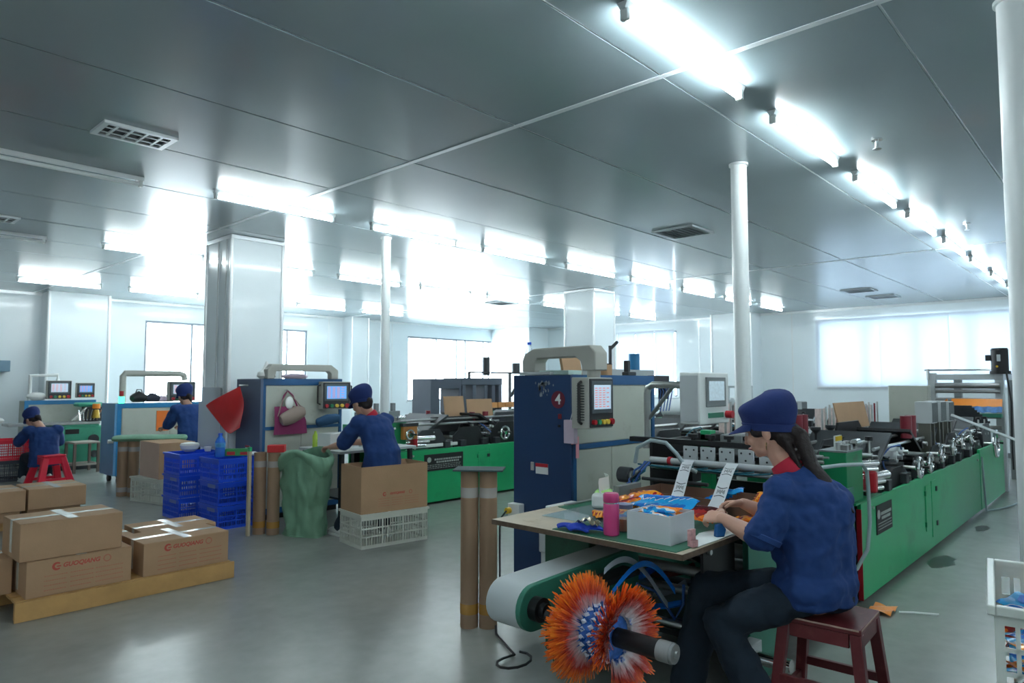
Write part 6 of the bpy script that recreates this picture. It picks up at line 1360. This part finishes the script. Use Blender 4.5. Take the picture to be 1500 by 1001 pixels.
# second work table with bins
t = T('packing_table', 'grey-topped work table holding white bins in front of the standing worker', 'table', (4.1, 6.3, 0), world=True)
t.part('tabletop', MB().box(3.80, 4.75, 5.78, 6.55, .76, .785), lgrey, bev=.003)
for x, y in ((3.85, 5.83), (4.7, 5.83), (3.85, 6.5), (4.7, 6.5)): t.part('leg', MB().box(x - .02, x + .02, y - .02, y + .02, 0, .76), dgrey)
t.part('under_shelf', MB().box(3.87, 4.68, 5.85, 6.48, .3, .32), dgrey)
def bin_(x, y, lab, w=.3, d=.22, h=.12):
    t = T('white_bin', lab, 'bin', (x, y, .786)); open_box(t, -w / 2, w / 2, -d / 2, d / 2, 0, h, whitep, .005)
    t.part('bin_contents', MB().ell((0, 0, h * .7), (w * .42, d * .4, .04), nu=14, nv=8), paper)
bin_(4.05, 6.2, 'white bin of pale goods on the work table, left of the pair', .34, .24, .15); bin_(4.42, 6.2, 'white bin of pale goods on the work table, right of the pair', .32, .24, .17)
single('green_bottle', MB().lathe((3.88, 6.36, .786), [(.03, 0), (.03, .12), (.012, .15), (.012, .17)], 14), M('lime_green', hexc(170, 200, 70), .4), 'small lime green bottle on the work table against the cabinet', 'bottle')
single('yellow_cloth', MB().ell((4.22, 6.42, .84), (.07, .05, .05), nu=14, nv=8), M('warning_yellow', (1, 1, 1)), 'yellow cloth between the white bins and the cabinet', 'cloth')
single('blue_glove', MB().chain([(4.12, 6.70, 1.02), (4.22, 6.68, 1.05), (4.36, 6.70, 1.06)], [.05, .06, .05], [.03, .035, .03], side=(0, 0, 1)), M('glove_teal', hexc(30, 70, 104), .8), 'dark blue glove tucked on the rail of the cabinet with bags', 'glove')
t = T('white_hose', 'thin white hose curving down beside the standing worker', 'hose', (4.7, 6.3, 0), world=True); t.part('hose_line', MB().tube([(4.85, 6.28, .94), (4.80, 6.27, .93), (4.76, 6.26, .85), (4.74, 6.26, .74), (4.70, 6.26, .66)], .012, 8), whitep); t.part('red_grip', MB().cyl((4.70, 6.26, .66), (4.69, 6.26, .60), .022, n=10), redm)
# things on the blue crates
bottle((3.18, 7.02, 3 * HB), 'tall bright blue drinking bottle standing on the nearer blue crates', .24, .05, band=1)
bpy.context.scene.objects['water_bottle.001'].children[0].data.materials[0] = M('blue_bottle_plastic', hexc(40, 110, 210), .25, coat=.4)
t = T('snack_box', 'small green box with red print on the nearer blue crates', 'box', (3.36, 7.0, 3 * HB), rz=R(-35)); t.part('box_body', MB().box(-.12, .12, -.05, .05, 0, .07), M('box_green', hexc(60, 150, 80), .45), bev=.003); t.part('red_patch', MB().box(-.10, -.02, -.052, -.05, .01, .045).box(.03, .1, -.052, -.05, .01, .04), redm)
single('white_cloth', MB().ell((3.46, 6.86, 3 * HB + .022), (.05, .035, .022), nu=12, nv=8), paper, 'small white crumpled cloth on the nearer blue crates', 'cloth')
single('white_bowl', MB().lathe((3.20, 7.82, 3 * HB), [(.05, 0), (.09, .03), (.10, .07), (.09, .09), (.03, .1)], 20), whitep, 'white covered bowl on the farther blue crates', 'bowl')
single('white_cup', MB().lathe((3.34, 7.68, 3 * HB), [(.03, 0), (.04, .05), (.036, .05)], 16), whitep, 'small white cup beside the bowl on the farther blue crates', 'cup')
# clear plastic sheet leaning on the column
plm = clear('cloudy_plastic_sheet', (.85, .89, .93), .45, .12)
single('plastic_sheet', MB().sheet(lambda u, v: (3.44 + .01 * math.sin(5 * u), 7.62 + .54 * u, .715 + .70 * v + .012 * math.sin(4 * v)), 10, 12, .003), plm, 'cloudy clear plastic sheet leaning on the pale column', 'plastic sheet')
# far left edge bits
t = T('wall_fan', 'grey wall-mounted box on a bracket at the far left edge', 'box', (2.7, 15.0, 1.5), world=True); t.part('box_body', MB().box(2.45, 2.92, 14.9, 15.2, 1.66, 1.86), M('fan_grey_blue', hexc(110, 140, 160), .5), bev=.01); t.part('bracket', MB().box(2.7, 2.76, 15.0, 15.2, 1.55, 1.66), mgrey)
single('plastic_bag_heap', MB().ell((2.45, 13.45, .855), (.14, .1, .055), nu=14, nv=8), paper, 'white plastic bags at the far left end of the green bed', 'plastic bag')
# floor litter and cables
t = T('floor_scrap', 'orange wrapper with trailing clear film on the floor by the machine', 'wrapper', (4.85, 1.30, 0), world=True)
t.part('orange_scrap', MB().sheet(lambda u, v: (4.78 + .18 * u, 1.22 + .13 * v, .008 + .02 * abs(math.sin(5 * u + 3 * v))), 10, 8, .002), orange); t.part('clear_tail', MB().tube([(4.9, 1.2, .01), (4.92, 1.12, .02), (4.98, 1.08, .01), (5.0, 1.0, .015)], .006, 5), whitep)
oil = M('oil_stain', hexc(40, 34, 34), .3, var=.2)
for i, (x, y, r_, lab) in enumerate(((6.55, 1.28, .14, 'dark oil patch on the floor under the near machine'), (8.3, 1.26, .09, 'small dark oil patch on the floor farther along the near machine'))):
    m = MB(); n = 26; vs = [(x + 1.9 * r_ * math.cos(a) * (1 + .35 * noise.noise(Vector((math.cos(a) * 2, math.sin(a) * 2, i)))), y + r_ * .6 * math.sin(a) * (1 + .5 * noise.noise(Vector((math.cos(a) * 3, math.sin(a) * 3, i + 4)))), .0012) for a in [2 * math.pi * k / n for k in range(n)]]
    m.add(vs + [(vx, vy, 0.0002) for vx, vy, _ in vs], [tuple(range(n)), tuple(range(n, 2 * n))[::-1]] + [(k, n + k, n + (k + 1) % n, (k + 1) % n) for k in range(n)]); single('oil_patch', m, oil, lab, 'stain')
